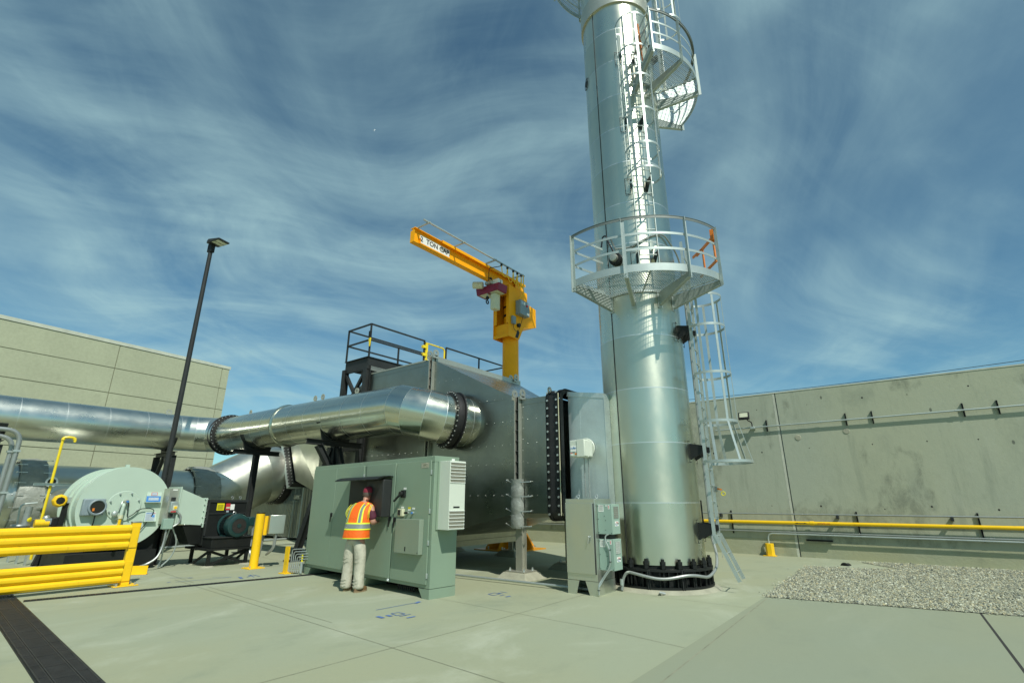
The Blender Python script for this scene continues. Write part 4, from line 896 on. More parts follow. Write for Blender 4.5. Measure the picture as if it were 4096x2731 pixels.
support('duct_support', 'braced black saddle support behind the green cabinet', -12.3, 7.9, X_, [((-12.3, 7.95, .03), (-12.3, 7.9, 2.95)), ((-13.5, 7.8, .03), (-12.35, 7.85, 2.9)), ((-12.3, 7.4, 2.95), (-12.0, 8.6, 1.0)), ((-11.0, 8.1, .03), (-12.25, 7.95, 2.9))], 3.02, 1.7)
def hframe(label, y):
    x = -19.9; t = support('duct_support', label, x, y, Y_, [((x-.72, y, .03), (x-.72, y, 2.95)), ((x+.72, y, .03), (x+.72, y, 2.95))], 3.02, 1.7)
    MB().bar((x-.70, y, 1.9), (x-.1, y, 2.95), .10, .10, Y_).build('brace', 'black_semi', t); MB().bar((x+.70, y, 1.9), (x+.1, y, 2.95), .10, .10, Y_).build('brace', 'black_semi', t)
hframe('black H frame saddle support behind the lamp post', 6.35); hframe('black H frame saddle support at the left edge', 2.2)
ld = thing('large_duct', 'large low silver duct rising to a bolted ring on the ribbed housing', 'duct', (-21.7, 6, 1.55))
def lower_duct():
    X = -21.7; r = 1.10
    sweep(MB(), [(X, -14, 1.52), (X, 8.0, 1.52)], r, 64, step=1.4).build('straight_run', ['steel_duct', 'seam'], ld, sharp=12)
    sweep(MB(), [(X, 7.9, 1.52), (X, 8.7, 1.60), (X, 10.5, 2.58), (X, 11.15, 2.62)], r*1.04, 64).build('offset_run', ['steel_duct', 'seam'], ld, sharp=12)
    ej_round(ld, (X, 11.3, 2.62), Y_, r*1.03, .34, 52)
    for y, nm, hw in ((8.2, 'insulation_blanket', .42), (3.35, 'insulation_blanket', .30)):
        b = MB(); rings = []; n = 72
        for i, dy in enumerate((-hw-.02, -hw, -hw*.6, -hw*.2, hw*.2, hw*.6, hw, hw+.02)):
            rr = [1.15, 1.22, 1.23, 1.25, 1.25, 1.23, 1.22, 1.15][i]; rings.append([Vector((X+math.cos(2*math.pi*k/n)*(rr+.018*math.sin(k*1.7+i)), y+dy, 1.53+math.sin(2*math.pi*k/n)*(rr+.018*math.sin(k*1.7+i)))) for k in range(n)])
        bl = b.loft(rings, caps=False).build(nm, 'blanket', ld, sharp=60)
        b = MB()
        for k in range(-1, 8):
            a = R(-40+16*k)
            for dy in (-hw, hw): p = Vector((X+math.cos(a)*1.26, y+dy, 1.53+math.sin(a)*1.26)); b.bar(p-Y_*.12, p+Y_*.12, .016, .016); b.sphere(p+Y_*.12*(1 if dy > 0 else -1), .02)
        b.build('lacing_pins', 'bolt', bl)
    MB().lathe((X+1.06, 2.55, 1.30), (1, .0, .0), [(.0, .08), (.22, .08), (.24, .07), (.24, .0)], 28).build('inspection_port', 'steel_band', ld)
    MB().box(X-.9, X+.9, 4.6, 4.8, .0, .7).build('cradle', 'black', ld); MB().box(X-.9, X+.9, 7.3, 7.5, 0, .7).build('cradle', 'black', ld)
lower_duct()
# ribbed housing the large duct ends in
rh = thing('ribbed_housing', 'corrugated metal clad housing behind the large duct, left of the green cabinet', 'industrial housing', (-22, 12, 0))
def ribbed():
    y = 11.65; x0, x1 = -25.5, -20.2; b = MB(); pts = []; x = x0; k = 0
    while x < x1: pts += [(x, y-.0), (x+.045, y-.0), (x+.06, y-.03), (x+.105, y-.03)]; x += .12
    zt = 4.4; rings = [[Vector((px, py, z)) for px, py in pts] for z in (.10, zt)]; b.loft(rings, closed=False, caps=False); b.build('ribbed_wall', 'steel_dark', rh, sharp=20)
    b = MB(); b.box(x0, x1, y+.004, y+4, .1, zt-.02); b.build('casing', 'steel_dark', rh)
    b = MB(); b.box(x1, x1+.02, y-.04, y+.1, .1, 3.0); b.build('corner_trim', 'galv', rh)
    b = MB(); yy = y; 
    for k in range(28): b.bar((x1+.012, y+.1+k*.12, .12), (x1+.012, y+.1+k*.12, 2.9), .05, .03, Y_)
    b.build('side_ribs', 'steel_dark', rh, smooth=False)
    # sloping bolted joint up to the taper
    p, q = Vector((-20.25, 11.0, 2.0)), Vector((-21.6, 11.0, 4.6)); d = (p-q)
    b = MB(); b.prism([q, p, p+X_*.13+Z_*.06, q+X_*.13+Z_*.06], Y_*1.2); b.build('sloped_trim', 'galv', rh); off = X_*.15+Z_*.07
    b = MB(); b.prism([q+off, p+off, p+off+X_*.34+Z_*.17, q+off+X_*.34+Z_*.17], Y_*1.2); b.build('sloped_joint', 'rubber', rh)
    b = MB()
    for k in range(22):
        c = q+d*(k/21)+off
        for s in (.05, .29): b.cyl(c+X_*s+Z_*s*.5, c+X_*s+Z_*s*.5-Y_*.03, .02, 6)
    b.build('bolts', 'bolt', rh)
    b = MB(); b.hexa([q+X_*.62+Z_*.3, p+X_*.62+Z_*.3, p+X_*.62+Z_*.3+Y_*1.6, q+X_*.62+Z_*.3+Y_*1.6], [(XLL+.02, 9.5, 3.9), (XLL+.02, 9.5, 1.7), (XLL+.02, 12.2, 1.7), (XLL+.02, 12.2, 3.9)]); b.build('link_casing', 'steel_duct', rh, smooth=False)
    for z in (2.9, 1.5): MB().bar((-21.2, y-.06, z), (-20.3, y-.06, z), .05, .04).build('strut', 'galv_steel', rh)
    MB().cyl((-20.6, y-.1, .1), (-20.45, y-.1, 3.2), .03, 8).build('conduit', 'galv_steel', rh)
    for z in (1.75, 1.62): MB().cyl((-20.5, y-.14, z), (-19.9, y-.2, z), .02, 8).build('valve_tube', 'bolt', rh)
    MB().box(-20.35, -20.15, y-.24, y-.1, 1.62, 1.76).build('valve_body', 'bolt', rh, bevel=.01)
ribbed()
# ================================================================ black access platform on the housing
ap = thing('access_platform', 'black steel access platform with handrails and a yellow gate on the grey housing', 'platform', (-13.1, 8.9, 0))
def access():
    x1, x0, y0, y1, zd = -12.58, -13.76, 8.92, 15.7, 5.76
    b = MB(); h = .26
    for p, q in (((x0, y0), (x1, y0)), ((x1, y0), (x1, y1)), ((x0, y0), (x0, y1)), ((x0, y1), (x1, y1))):
        side = (1, 0, 0) if p[0] == q[0] else (0, 1, 0); b.bar((*p, zd-h/2), (*q, zd-h/2), .012, h, side); 
    b.bar((x0, y0-.02, zd+.005), (x1+.03, y0-.02, zd+.005), .09, .010, Y_); b.bar((x1+.0, y0, zd+.005), (x1+.0, y1, zd+.005), .09, .010, X_); b.build('deck_frame', 'black_semi', ap)
    g = MB(); x = x0+.03
    while x < x1: g.bar((x, y0, zd-.03), (x, y1, zd-.03), .006, .03, X_); x += .045
    y = y0+.05
    while y < y1: g.bar((x0, y, zd-.02), (x1, y, zd-.02), .012, .012, Y_); y += .11
    g.build('deck_grating', 'galv_steel', ap, smooth=False)
    w = .045
    def rail(name, p, q): MB().bar(p, q, w, w, Z_).build(name, 'black_semi', ap)
    zt, zm = zd+1.08, zd+.56
    for p in ((x0, y0), (x1, y0)): rail('post', (*p, zd), (*p, zt+.02))
    for z in (zt, zm): rail('rail', (x0, y0, z), (x1, y0, z))
    for y in (11.15,): rail('post', (x1, y, zd-.6), (x1, y, zt+.02))
    rail('post', (x1, 10.05, zd-.05), (x1, 10.05, zm)) ; rail('rail', (x1, y0, zt), (x1, 11.15, zt)); rail('rail', (x1, y0, zm), (x1, 11.15, zm)); rail('rail', (x1, 12.2, zd+.08), (x1, 14.2, zd+.08)); rail('rail', (x1, 12.2, zt), (x1, y1, zt)); rail('post', (x1, 12.2, zd), (x1, 12.2, zt)); rail('post', (x1, 14.0, zd), (x1, 14.0, zt)); rail('post', (x1, y1, zd-.4), (x1, y1, zt))
    for z in (zt, zm): rail('rail', (x0, y0, z), (x0, y1, z)); 
    rail('rail', (x1, y1, zt), (x0-.4, y1, zt)); rail('post', (x0, 12.2, zd), (x0, 12.2, zt)); rail('post', (x0, y1, zd), (x0, y1, zt))
    # yellow swing gate
    ya, yb = 11.2, 12.12; t = MB(); t.tube(bent([(x1, ya, zt-.06), (x1, yb, zt-.06), (x1, yb, zd+.52), (x1, yb, zd+.34)], .14, 6), .028, 8); t.tube(bent([(x1, ya, zd+.42), (x1, ya+.28, zd+.40), (x1, yb, zd+.36)], .1), .026, 8); t.box(x1-.02, x1+.02, ya, ya+.11, zd+.42, zt-.04)
    gt = t.build('swing_gate', 'yellow2', ap)
    for z in (zt-.22, zd+.58): MB().box(x1-.05, x1+.06, ya-.14, ya+.02, z-.05, z+.05).build('hinge', 'yellow2', gt, bevel=.006)
    # legs and bracing below the deck
    zc = zd-h
    for x in (x1-.03, x0+.03):
        MB().ibeam((x, y0+.0, .0), (x, y0+.0, zc), .16, .16, X_, .016).build('leg', 'black_semi', ap)
    b = MB(); b.bar((x1-.05, y0, zc-.1), (x0+.05, y0, zc-1.5), .09, .09, Y_); b.build('brace', 'black_semi', ap); b = MB(); b.bar((x0+.05, y0+.02, zc-.15), (x1-.05, y0+.02, zc-1.5), .09, .09, Y_); b.build('brace', 'black_semi', ap)
    MB().bar((x0, y0+.02, zc-.05), (x1, y0+.02, zc-.05), .1, .12, Y_).build('cross_beam', 'black_semi', ap)
    MB().bar((x0+.1, y0+.02, 3.0), (x1-.1, y0+.02, 3.0), .1, .12, Y_).build('cross_beam', 'black_semi', ap)
    c = MB(); c.box(x1+.0, x1+.07, y0-.08, y0-.01, zd+.60, zd+.82); c.build('strap_bundle', 'black', ap); MB().hexa([(x1+.02, y0-.05, zd+.33), (x1+.06, y0-.05, zd+.33), (x1+.06, y0-.03, zd+.33), (x1+.02, y0-.03, zd+.33)], [(x1, y0-.07, zd+.60), (x1+.07, y0-.07, zd+.60), (x1+.07, y0-.02, zd+.60), (x1, y0-.02, zd+.60)]).build('strap_tag', 'yellow2', ap)
access()
# ================================================================ jib crane
CC = Vector((-11.0, 13.99, 0))
jc = thing('jib_crane', 'amber jib crane on a round column with a long boom marked 2 TON CAP.', 'crane', tuple(CC))
def crane():
    MB().cyl(CC, CC+Z_*7.5, .30, 48).build('column', 'crane', jc)
    MB().cyl(CC+Z_*7.2, CC+Z_*9.2, .26, 40).build('mast_tube', 'crane', jc); MB().lathe(CC, Z_, [(.265, 8.15), (.27, 8.15), (.27, 8.25), (.265, 8.25)], 40).lathe(CC, Z_, [(.265, 8.5), (.27, 8.5), (.27, 8.58), (.265, 8.58)], 40).build('mast_band', 'black', jc)
    MB().box(CC.x-.85, CC.x+.85, CC.y-.85, CC.y+.85, .002, .035).build('base_plate', 'crane_base', jc)
    for k in range(8):
        a = k*math.pi/4+.2; d = Vector((math.cos(a), math.sin(a), 0)); s = Vector((-d.y, d.x, 0))*.01; b = MB(); b.prism([CC+d*.29+Z_*.035-s, CC+d*.86+Z_*.035-s, CC+d*.84+Z_*.10-s, CC+d*.38+Z_*.82-s, CC+d*.29+Z_*.82-s], s*2); b.build('gusset', 'crane_base', jc, smooth=False)
        MB().cyl(CC+d.lerp(s*100, .0)*.78+s*10+Z_*.035, CC+d*.78+s*10+Z_*.13, .025, 8).build('anchor_bolt', 'bolt', jc)
    x0, x1, y0, y1, z0, z1 = -11.36, -10.62, 13.40, 14.55, 7.22, 9.22; t = .022
    h = MB()
    for xx in (x0, x1-t): h.prism([(xx, y0, z0), (xx, y0+.62, z0+.0), (xx, y1, 8.2), (xx, y1, z1), (xx, y0, z1)], (t, 0, 0))
    h.box(x0+t, x1-t, y0+.01, y0+.03, 8.85, z1); h.box(x0+t, x0+.15, y0+.01, y0+.03, 7.75, 8.85); h.box(x1-.13, x1-t, y0+.01, y0+.03, 7.75, 8.85); h.box(x0+t, x1-t, y0+.01, y0+.03, z0, z0+.12); h.box(x0+t, x1-t, y0+.09, y0+.11, z0+.12, 7.75); h.box(x0+t, x1-t, y1-.03, y1-.01, 8.2, z1); h.box(x0, x1, y0, y1, z1, z1+.02)
    h.build('head_frame', 'crane', jc, smooth=False)
    MB().cyl((x0+.12, y0+.2, z0+.35), (x1-.12, y0+.2, z0+.35), .11, 20).build('roller', 'crane', jc)
    e = MB(); e.hexa([(x0+.05, y1-.2, 7.75), (x1-.02, y1-.2, 7.75), (x1-.02, 15.15, 8.0), (x0+.05, 15.15, 8.0)], [(x0+.05, y1-.2, 8.85), (x1-.02, y1-.2, 8.85), (x1-.02, 15.15, 8.75), (x0+.05, 15.15, 8.75)]); e.build('rear_housing', 'crane', jc)
    # boom: wide-flange beam with a capping channel
    bx = -10.99; by0, by1 = 9.0, 14.75; zt, zb = 9.73, 9.22
    b = MB(); b.box(bx-.10, bx+.10, by0, by1, zb, zb+.022); b.box(bx-.10, bx+.10, by0, by1, zt-.022, zt); b.box(bx-.008, bx+.008, by0, by1, zb+.022, zt-.022); b.build('boom', 'crane', jc)
    c = MB(); c.box(bx-.15, bx+.15, by0+1.15, by1, zt+.001, zt+.014); c.box(bx-.15, bx-.137, by0+1.15, by1, zt-.085, zt+.001); c.box(bx+.137, bx+.15, by0+1.15, by1, zt-.085, zt+.001); c.build('boom_cap_channel', 'crane', jc)
    b = MB(); b.box(bx-.095, bx-.01, by0+.25, by0+.27, zb+.022, zb+.22); b.box(bx+.01, bx+.095, by0+.25, by0+.27, zb+.022, zb+.22); b.box(bx-.098, bx+.098, by0-.006, by0, zb+.01, zt-.1); b.build('end_stop', 'crane', jc)
    g = MB(); g.prism([(bx+.09, 14.1, z1), (bx+.09, 14.75, z1), (bx+.09, 14.75, 9.4), (bx+.09, 14.2, 9.9)], (.016, 0, 0)); g.build('boom_gusset', 'crane', jc)
    p = MB(); p.box(bx+.0085, bx+.0125, by0+.30, by0+1.62, zb+.12, zt-.12); p.build('capacity_sign', 'white', jc)
    text('2  TON CAP.', .235, tmat((bx+.013, by0+.98, (zb+zt)/2), Y_, Z_), 'ink', jc, bold=.006)
    # festoon track with cable loops
    tx = bx+.54; m = MB(); m.bar((tx, by0-.05, 9.80), (tx, 14.15, 9.80), .045, .045, Z_); m.build('festoon_track', 'galv_steel', jc)
    for y in (9.13, 10.72, 12.35, 13.95): MB().bar((bx, y, 9.76), (tx+.10, y, 9.76), .045, .045, Z_).build('track_arm', 'galv_steel', jc)
    ys = [12.75, 13.1, 13.45, 13.7, 13.95, 14.08]; hang = [.42, .50, .48, .55, .5]
    for i in range(5):
        a, c2, hh = ys[i], ys[i+1], hang[i]; MB().tube([(tx, a+(c2-a)*k/10, 9.76-hh*(1-(2*k/10-1)**4)) for k in range(11)], .016, 6).build('festoon_loop', 'cream' if 0 else 'yellow', jc)
    for y in ys[:-1]: MB().box(tx-.03, tx+.03, y-.03, y+.03, 9.70, 9.79).build('festoon_trolley', 'black', jc)
    MB().tube(bent([(tx, 14.08, 9.76), (tx, 14.1, 9.0), (x1+.04, 14.0, 8.85)], .1), .018, 6).build('power_cable', 'yellow', jc)
    MB().tube(bent([(tx, 12.75, 9.70), (tx-.1, 12.7, 9.68), (bx+.12, 12.55, 9.66), (bx+.10, 12.55, 9.15)], .06), .014, 6).build('tow_arm', 'black', jc)
    MB().box(x1+.01, x1+.24, 13.80, 14.38, 8.15, 8.72).build('control_box', 'grey_box', jc, bevel=.012)
    MB().box(x1+.241, x1+.246, 13.85, 13.97, 8.55, 8.68).build('warning_label', 'lblue', jc); MB().box(x1+.241, x1+.246, 14.0, 14.1, 8.55, 8.66).build('warning_label', 'white', jc); MB().cyl((x1+.24, 14.2, 8.55), (x1+.27, 14.2, 8.55), .045, 14).build('isolator_switch', 'red', jc); MB().box(x1+.241, x1+.246, 14.2, 14.34, 8.2, 8.28).build('rating_label', 'white', jc)
    MB().box(x1+.01, x1+.11, 13.52, 13.70, 7.72, 8.02).build('junction_box', 'grey_box', jc, bevel=.01); MB().cyl((x1, 13.95, 7.76), (x1+.09, 13.95, 7.76), .075, 14).build('limit_switch', 'black_semi', jc)
    MB().tube(bent([(x1+.06, 13.58, 7.72), (x1+.07, 13.62, 7.5), (x1+.08, 13.85, 7.45), (x1+.1, 14.0, 7.8), (x1+.14, 14.1, 8.15)], .15), .010, 6).build('cable', 'black', jc)
    MB().prism([(x1+.001, 13.78, 7.26), (x1+.001, 13.95, 7.26), (x1+.001, 14.05, 7.52), (x1+.001, 13.92, 7.58)], (.004, 0, 0)).build('wear_patch', 'black_semi', jc)
crane()
def hoist():
    bx = -10.99; h = thing('electric_hoist', 'maroon and cream electric hoist hanging under the crane boom near the mast', 'hoist', (bx, 12.9, 9.22))
    MB().prism([(bx-.62, 12.72, 8.80), (bx+.40, 12.72, 8.80), (bx+.46, 12.72, 9.08), (bx-.68, 12.72, 9.10)], Y_*.5).build('hood', 'maroon', h, bevel=.02)
    MB().box(bx-.50, bx-.15, 12.76, 13.18, 8.785, 8.80).box(bx+.0, bx+.34, 12.76, 13.18, 8.785, 8.80).build('hood_opening', 'cream', h)
    MB().box(bx-.05, bx+.20, 12.82, 13.12, 8.15, 8.78).build('chain_bag', 'cream', h, bevel=.04)
    MB().cyl((bx-.55, 12.45, 9.12), (bx-.22, 12.6, 9.08), .13, 20).build('motor', 'cream', h); MB().box(bx+.02, bx+.36, 12.78, 13.05, 9.08, 9.28).build('control_pack', 'white', h, bevel=.01); text('2', .16, tmat((bx+.361, 12.92, 9.18), Y_, Z_), 'ink', h, bold=.004)
    for y in (12.7, 13.1):
        for s in (-1, 1): MB().cyl((bx+s*.012, y, 9.30), (bx+s*.10, y, 9.30), .055, 14).build('trolley_wheel', 'black', h)
    MB().box(bx-.14, bx+.14, 12.62, 13.2, 9.09, 9.20).build('trolley_frame', 'steel_band', h)
    MB().cyl((bx-.14, 12.78, 8.68), (bx-.14, 12.78, 8.80), .012, 6).build('chain', 'bolt', h); MB().sphere((bx-.14, 12.78, 8.62), .07, 10, 7).torus((bx-.14, 12.78, 8.46), X_, .065, .022, 14, 7).build('hook', 'black', h)
hoist()
# ================================================================ grey-green control cabinet
CO = Vector((-11.082, 6.677, 0)); CX_ = Vector((4.452, -.401, 0)); CW = CX_.length; CT = frame(CO, CX_)
cb = thing('control_cabinet', 'long grey green electrical control cabinet with the hooded panel a man is working at', 'cabinet', tuple(CO))
def cabinet():
    D, H_ = .56, 2.30
    MB(CT).box(0, CW, 0, D, .155, H_).build('cabinet_body', 'cab', cb, bevel=.006)
    MB(CT).box(-.004, CW+.004, -.006, D, H_-.10, H_+.004).build('top_band', 'cab', cb, bevel=.004)
    for x0, x1, xi0, xi1 in ((-.0, .30, .0, .20), (2.22, 2.55, 2.22, 2.46), (4.18, CW, 4.29, CW)):
        MB(CT).hexa([(xi0, -.004, 0), (xi1, -.004, 0), (xi1, D, 0), (xi0, D, 0)], [(x0, -.004, .15), (x1, -.004, .15), (x1, D, .15), (x0, D, .15)]).build('foot', 'cab', cb)
    def door(x0, x1, hs_=1, hinge=None):
        d = MB(CT); d.box(x0, x1, -.028, -.004, .215, H_-.075); o = d.build('door', 'cab', cb, bevel=.004)
        if hinge:
            for z in (.35, .86, 1.37, 2.02): MB(CT).box(hinge-.008, hinge+.012, -.034, -.005, z-.04, z+.04).build('hinge', 'galv_steel', o, bevel=.003)
        return o
    d1 = door(.02, 1.065); d2 = door(1.075, 2.19, hinge=2.192); d3 = door(2.29, 3.325); d4 = door(3.355, 4.40, hinge=4.405)
    MB(CT).box(2.235, 2.243, -.003, .0, .16, H_-.01).build('section_seam', 'black_semi', cb)
    def handle(x, z, o):
        b = MB(CT); b.box(x-.022, x+.022, -.05, -.028, z-.03, z+.055); b.bar((x, -.062, z+.05), (x-.02, -.050, z-.13), .026, .018, X_ if 0 else (1, 0, 0)); b.build('handle', 'black', o, bevel=.006)
    handle(1.045, 1.24, d1); handle(3.25, 1.21, d3); handle(3.41, 1.20, d4)
    # hooded operator window recess on the second and third doors
    x0, x1, z0, z1 = 1.70, 3.235, 1.26, 1.935
    b = MB(CT); b.box(x0, x1, -.034, -.028, z0, z1); b.build('window_recess', 'black', cb)
    b = MB(CT); p = .36
    prof = [(-.028, z1+.055), (-.12, z1+.062), (-.24, z1+.05), (-.33, z1+.022), (-.38, z1-.008), (-.375, z1-.02), (-.32, z1+.005), (-.23, z1+.033), (-.12, z1+.046), (-.028, z1+.04)]
    b.prism([(x0-.02, y, z) for y, z in prof], (x1-x0+.04, 0, 0)); b.build('hood', 'black', cb, sharp=40)
    b = MB(CT); b.box(2.66, x1, -.22, -.034, z0-.005, z1-.01); hb = b.build('hinged_cover', 'black_semi', cb, bevel=.012)
    for z in (1.36,): MB(CT).cyl((2.96, -.221, z), (2.96, -.235, z), .028, 14).box(2.945, 2.975, -.232, -.2205, z-.09, z-.02).build('cover_latch', 'galv_steel', hb)
    MB(CT).box(1.78, 2.6, -.037, -.034, 1.32, 1.88).build('operator_screen', 'black', cb)
    # disconnect switch, pilot devices and labels on the right hand door
    b = MB(CT); b.box(3.585, 3.70, -.07, -.028, 1.595, 1.725); b.cyl((3.63, -.07, 1.66), (3.63, -.12, 1.66), .045, 14); b.bar((3.63, -.11, 1.65), (3.49, -.14, 1.53), .035, .03); b.build('disconnect_switch', 'black', d4, bevel=.006)
    lab = lambda xx, zz, w, h, m_: MB(CT).box(xx-w/2, xx+w/2, -.0305, -.0275, zz-h/2, zz+h/2).build('label', m_, d4)
    lab(3.66, 1.755, .085, .035, 'white'); lab(3.62, 1.425, .08, .03, 'white'); lab(3.83, 1.415, .08, .036, 'yel_label'); lab(3.83, 1.385, .08, .025, 'white'); lab(3.955, 1.41, .08, .03, 'white')
    b = MB(CT); b.box(3.54, 3.70, -.085, -.028, 1.275, 1.40); b.build('meter_cover', 'cream', d4, bevel=.008); MB(CT).box(3.56, 3.64, -.09, -.0845, 1.29, 1.385).build('meter_face', 'black_semi', d4)
    for x, m_ in ((3.80, 'black'), (3.955, 'blue')): MB(CT).cyl((x, -.028, 1.335), (x, -.055, 1.335), .024, 14).build('button_ring', 'bolt', d4); MB(CT).cyl((x, -.055, 1.335), (x, -.075 if m_ == 'blue' else -.11, 1.335), .019, 14).build('push_button', m_, d4)
    b = MB(CT); b.box(3.565, 4.275, -.12, -.028, .67, 1.235); b.build('fold_down_shelf', 'cab_plate', d4, bevel=.005); MB(CT).box(3.88, 3.905, -.124, -.1195, .71, .78).cyl((4.25, -.12, .70), (4.25, -.125, .70), .008, 8).build('shelf_latch', 'black', d4)
    MB(CT).box(4.12, 4.345, -.0315, -.0275, 2.10, 2.19).build('nameplate', 'steel_band', d4); text('ETC', .05, tmat(CT @ Vector((4.232, -.033, 2.145)), CX_, Z_), 'joint', d4)
    MB(CT).box(2.30, 2.37, -.0315, -.028, .24, .32).build('label', 'white', d3); MB(CT).cyl((3.30, -.01, .20), (3.30, -.03, .17), .03, 12).build('door_foot', 'galv_steel', cb)
    # air conditioner on the right side
    x = CW; a = MB(CT); a.box(x+.003, x+.30, .105, .46, 1.07, 2.21); ac = a.build('air_conditioner', 'ac', cb, bevel=.006)
    b = MB(CT); b.box(x+.003, x+.02, .07, .105, 1.07, 2.21); b.build('mounting_flange', 'cab', ac)
    for z0_, n in ((1.85, 6), (1.10, 5)):
        for k in range(n): z = z0_+k*.057; MB(CT).box(x+.30, x+.304, .12, .445, z, z+.040).build('vent_slot', 'vent', ac)
    for k in range(7): z = 1.842+k*.057; MB(CT).bar((x+.306, .11, z), (x+.306, .455, z), .010, .012, Z_).build('vent_rib', 'white', ac)
    for k in range(6): z = 1.092+k*.057; MB(CT).bar((x+.306, .11, z), (x+.306, .455, z), .010, .012, Z_).build('vent_rib', 'white', ac)
    MB(CT).box(x+.301, x+.304, .20, .34, 1.425, 1.45).build('maker_badge', 'black', ac); MB(CT).box(x+.0005, x+.006, .38, .45, 2.22, 2.27).build('label', 'white', cb)
    b = MB(CT)
    for k in range(9): b.cyl((3.32+k*.06, .2, .03), (3.32+k*.06, .2, .155), .014, 6)
    b.build('cable_glands', 'black_semi', cb); MB(CT).box(.1, CW-.1, D-.05, D-.02, .0, .15).build('plinth_back', 'black', cb)
cabinet()
# ================================================================ stainless cabinet by the stack
SO = Vector((-5.176, 8.231, 0)); ST = frame(SO, (1, .02, 0)); SW, SDp, SH = .595, .655, 1.575
sc_ = thing('stainless_cabinet', 'brushed stainless cabinet with two cooling units standing beside the stack', 'cabinet', tuple(SO))
def sscab():
    MB(ST).box(0, SW, 0, SDp, .225, SH).build('cabinet_body', 'stainless', sc_, bevel=.004)
    b = MB(ST)
    for x0, x1, xa, xb in ((0, .235, 0, .17), (SW-.24, SW, SW-.16, SW)): b.hexa([(xa, -.003, 0), (xb, -.003, 0), (xb, .012, 0), (xa, .012, 0)], [(x0, -.003, .22), (x1, -.003, .22), (x1, .012, .22), (x0, .012, .22)])
    b.box(SW-.012, SW+.003, .012, SDp, 0, .22); b.box(0, .012, .012, SDp, 0, .22); b.box(.012, SW-.012, SDp-.012, SDp, 0, .22); b.build('plinth', 'stainless', sc_, smooth=False)
    b = MB(ST); b.box(.008, SW-.03, -.026, -.004, .335, 1.505); d = b.build('door', 'stainless', sc_, bevel=.004); MB(ST).box(SW-.025, SW-.018, -.018, 0, .335, 1.5).build('door_edge', 'black_semi', sc_)
    b = MB(ST); b.cyl((.475, -.026, .935), (.475, -.06, .935), .017, 12); b.bar((.485, -.058, .945), (.46, -.058, .83), .022, .016, X_); b.build('handle', 'bolt', d, bevel=.003)
    for x, y in ((.13, .25), (.46, .35)): MB(ST).torus((x, y, SH+.045), Y_, .028, .008, 16, 6).cyl((x, y, SH), (x, y, SH+.02), .016, 8).build('lifting_eye', 'bolt', sc_)
    def unit(z0, z1, up):
        x = SW; c = MB(ST); c.box(x+.004, x+.285, .09, .40, z0, z1); u = c.build('cooling_unit', 'ac_green', sc_, bevel=.004)
        MB(ST).box(x+.285, x+.289, .16, .34, z1-.24, z1-.04).build('filter_grille', 'vent' if up else 'ss_grille_light', u)
        b = MB(ST)
        for k in range(7): z = z1-.235+k*.031; b.bar((x+.291, .16, z), (x+.291, .34, z), .004, .004, Z_)
        for k in range(6): y = .16+k*.036; b.bar((x+.291, y, z1-.24), (x+.291, y, z1-.04), .004, .004, Y_)
        b.build('grille_mesh', 'galv_steel', u)
        MB(ST).box(x+.2855, x+.2885, .19, .33, z1-.37, z1-.29).build('logo_label', 'white', u)
        cc = ST @ Vector((x+.2895, .26, z1-.33)); text('KOOLTRONIC', .021, tmat(cc, Y_, Z_), 'ink', u)
        for a0, m_ in ((20, 'red'), (200, 'blue')): MB().tube([cc+Y_*(math.cos(R(a0+12*k))*.058)+Z_*(math.sin(R(a0+12*k))*.026) for k in range(9)], .0042, 5).build('logo_arc', m_, u)
        MB(ST).box(x+.03, x+.13, .0865, .0895, z1-.13, z1-.015).build('warning_label', 'white', u); text('A WARNING', .017, tmat(ST @ Vector((x+.08, .086, z1-.03)), ST.to_3x3() @ X_, Z_), 'ink', u)
        for k in range(5): MB(ST).box(x+.04, x+.12, .0855, .0865, z1-.055-k*.014, z1-.049-k*.014).build('label_text_line', 'conduit', u)
        MB(ST).box(x+.215, x+.25, .0865, .0895, z1-.085, z1-.015).build('arrow_label', 'white', u); MB(ST).prism([(x+.232, .0855, z1-.022), (x+.222, .0855, z1-.04), (x+.243, .0855, z1-.04)], (0, .0008, 0)).box(x+.228, x+.237, .0855, .0863, z1-.075, z1-.04).build('up_arrow', 'red', u); MB(ST).box(x+.17, x+.195, .0865, .0895, z1-.04, z1-.015).build('label', 'white', u)
        for px_, pz in ((.02, z0+.03), (.02, (z0+z1)/2), (.02, z1-.03), (.14, z1-.2), (.16, (z0+z1)/2-.02), (.15, z0+.07), (.26, z0+.02)): MB(ST).cyl((x+px_, .09, pz), (x+px_, .084, pz), .006, 6).build('screw', 'black', u)
    unit(.985, 1.485, True); unit(.405, .905, False)
    MB(ST).box(SW+.004, SW+.2, .14, .36, .905, .985).build('unit_spacer', 'black_semi', sc_)
    q = lambda x, y, z: ST @ Vector((SW+x, y, z))
    MB().tube(bent([q(.21, .07, .99), q(.15, .06, .96), q(.15, .06, .88), q(.22, .065, .74), q(.22, .06, .52), q(.18, .055, .42), q(.06, .03, .26), q(.02, -.02, .18), q(.02, -.02, .03)], .07), .012, 8).build('drain_hose', 'galv_steel', sc_)
    MB().tube(bent([q(.24, .06, .43), q(.2, .05, .41), q(.08, .03, .25), q(.03, -.02, .15)], .05), .010, 8).build('drain_hose', 'galv_steel', sc_)
    for p in ((.22, .065, .74), (.22, .06, .55), (.02, -.02, .10)): MB().torus(q(*p), Z_, .018, .006, 12, 6).build('hose_tie', 'black', sc_)
    MB(ST).box(-.13, 0, .2, .21, 1.40, 1.412).box(-.13, 0, .2, .21, 1.43, 1.442).build('side_strut', 'galv_steel', sc_)
M['ss_grille_light'] = pm('silver_filter', (.55, .57, .52), .5, .2, .5, 60)
sscab()
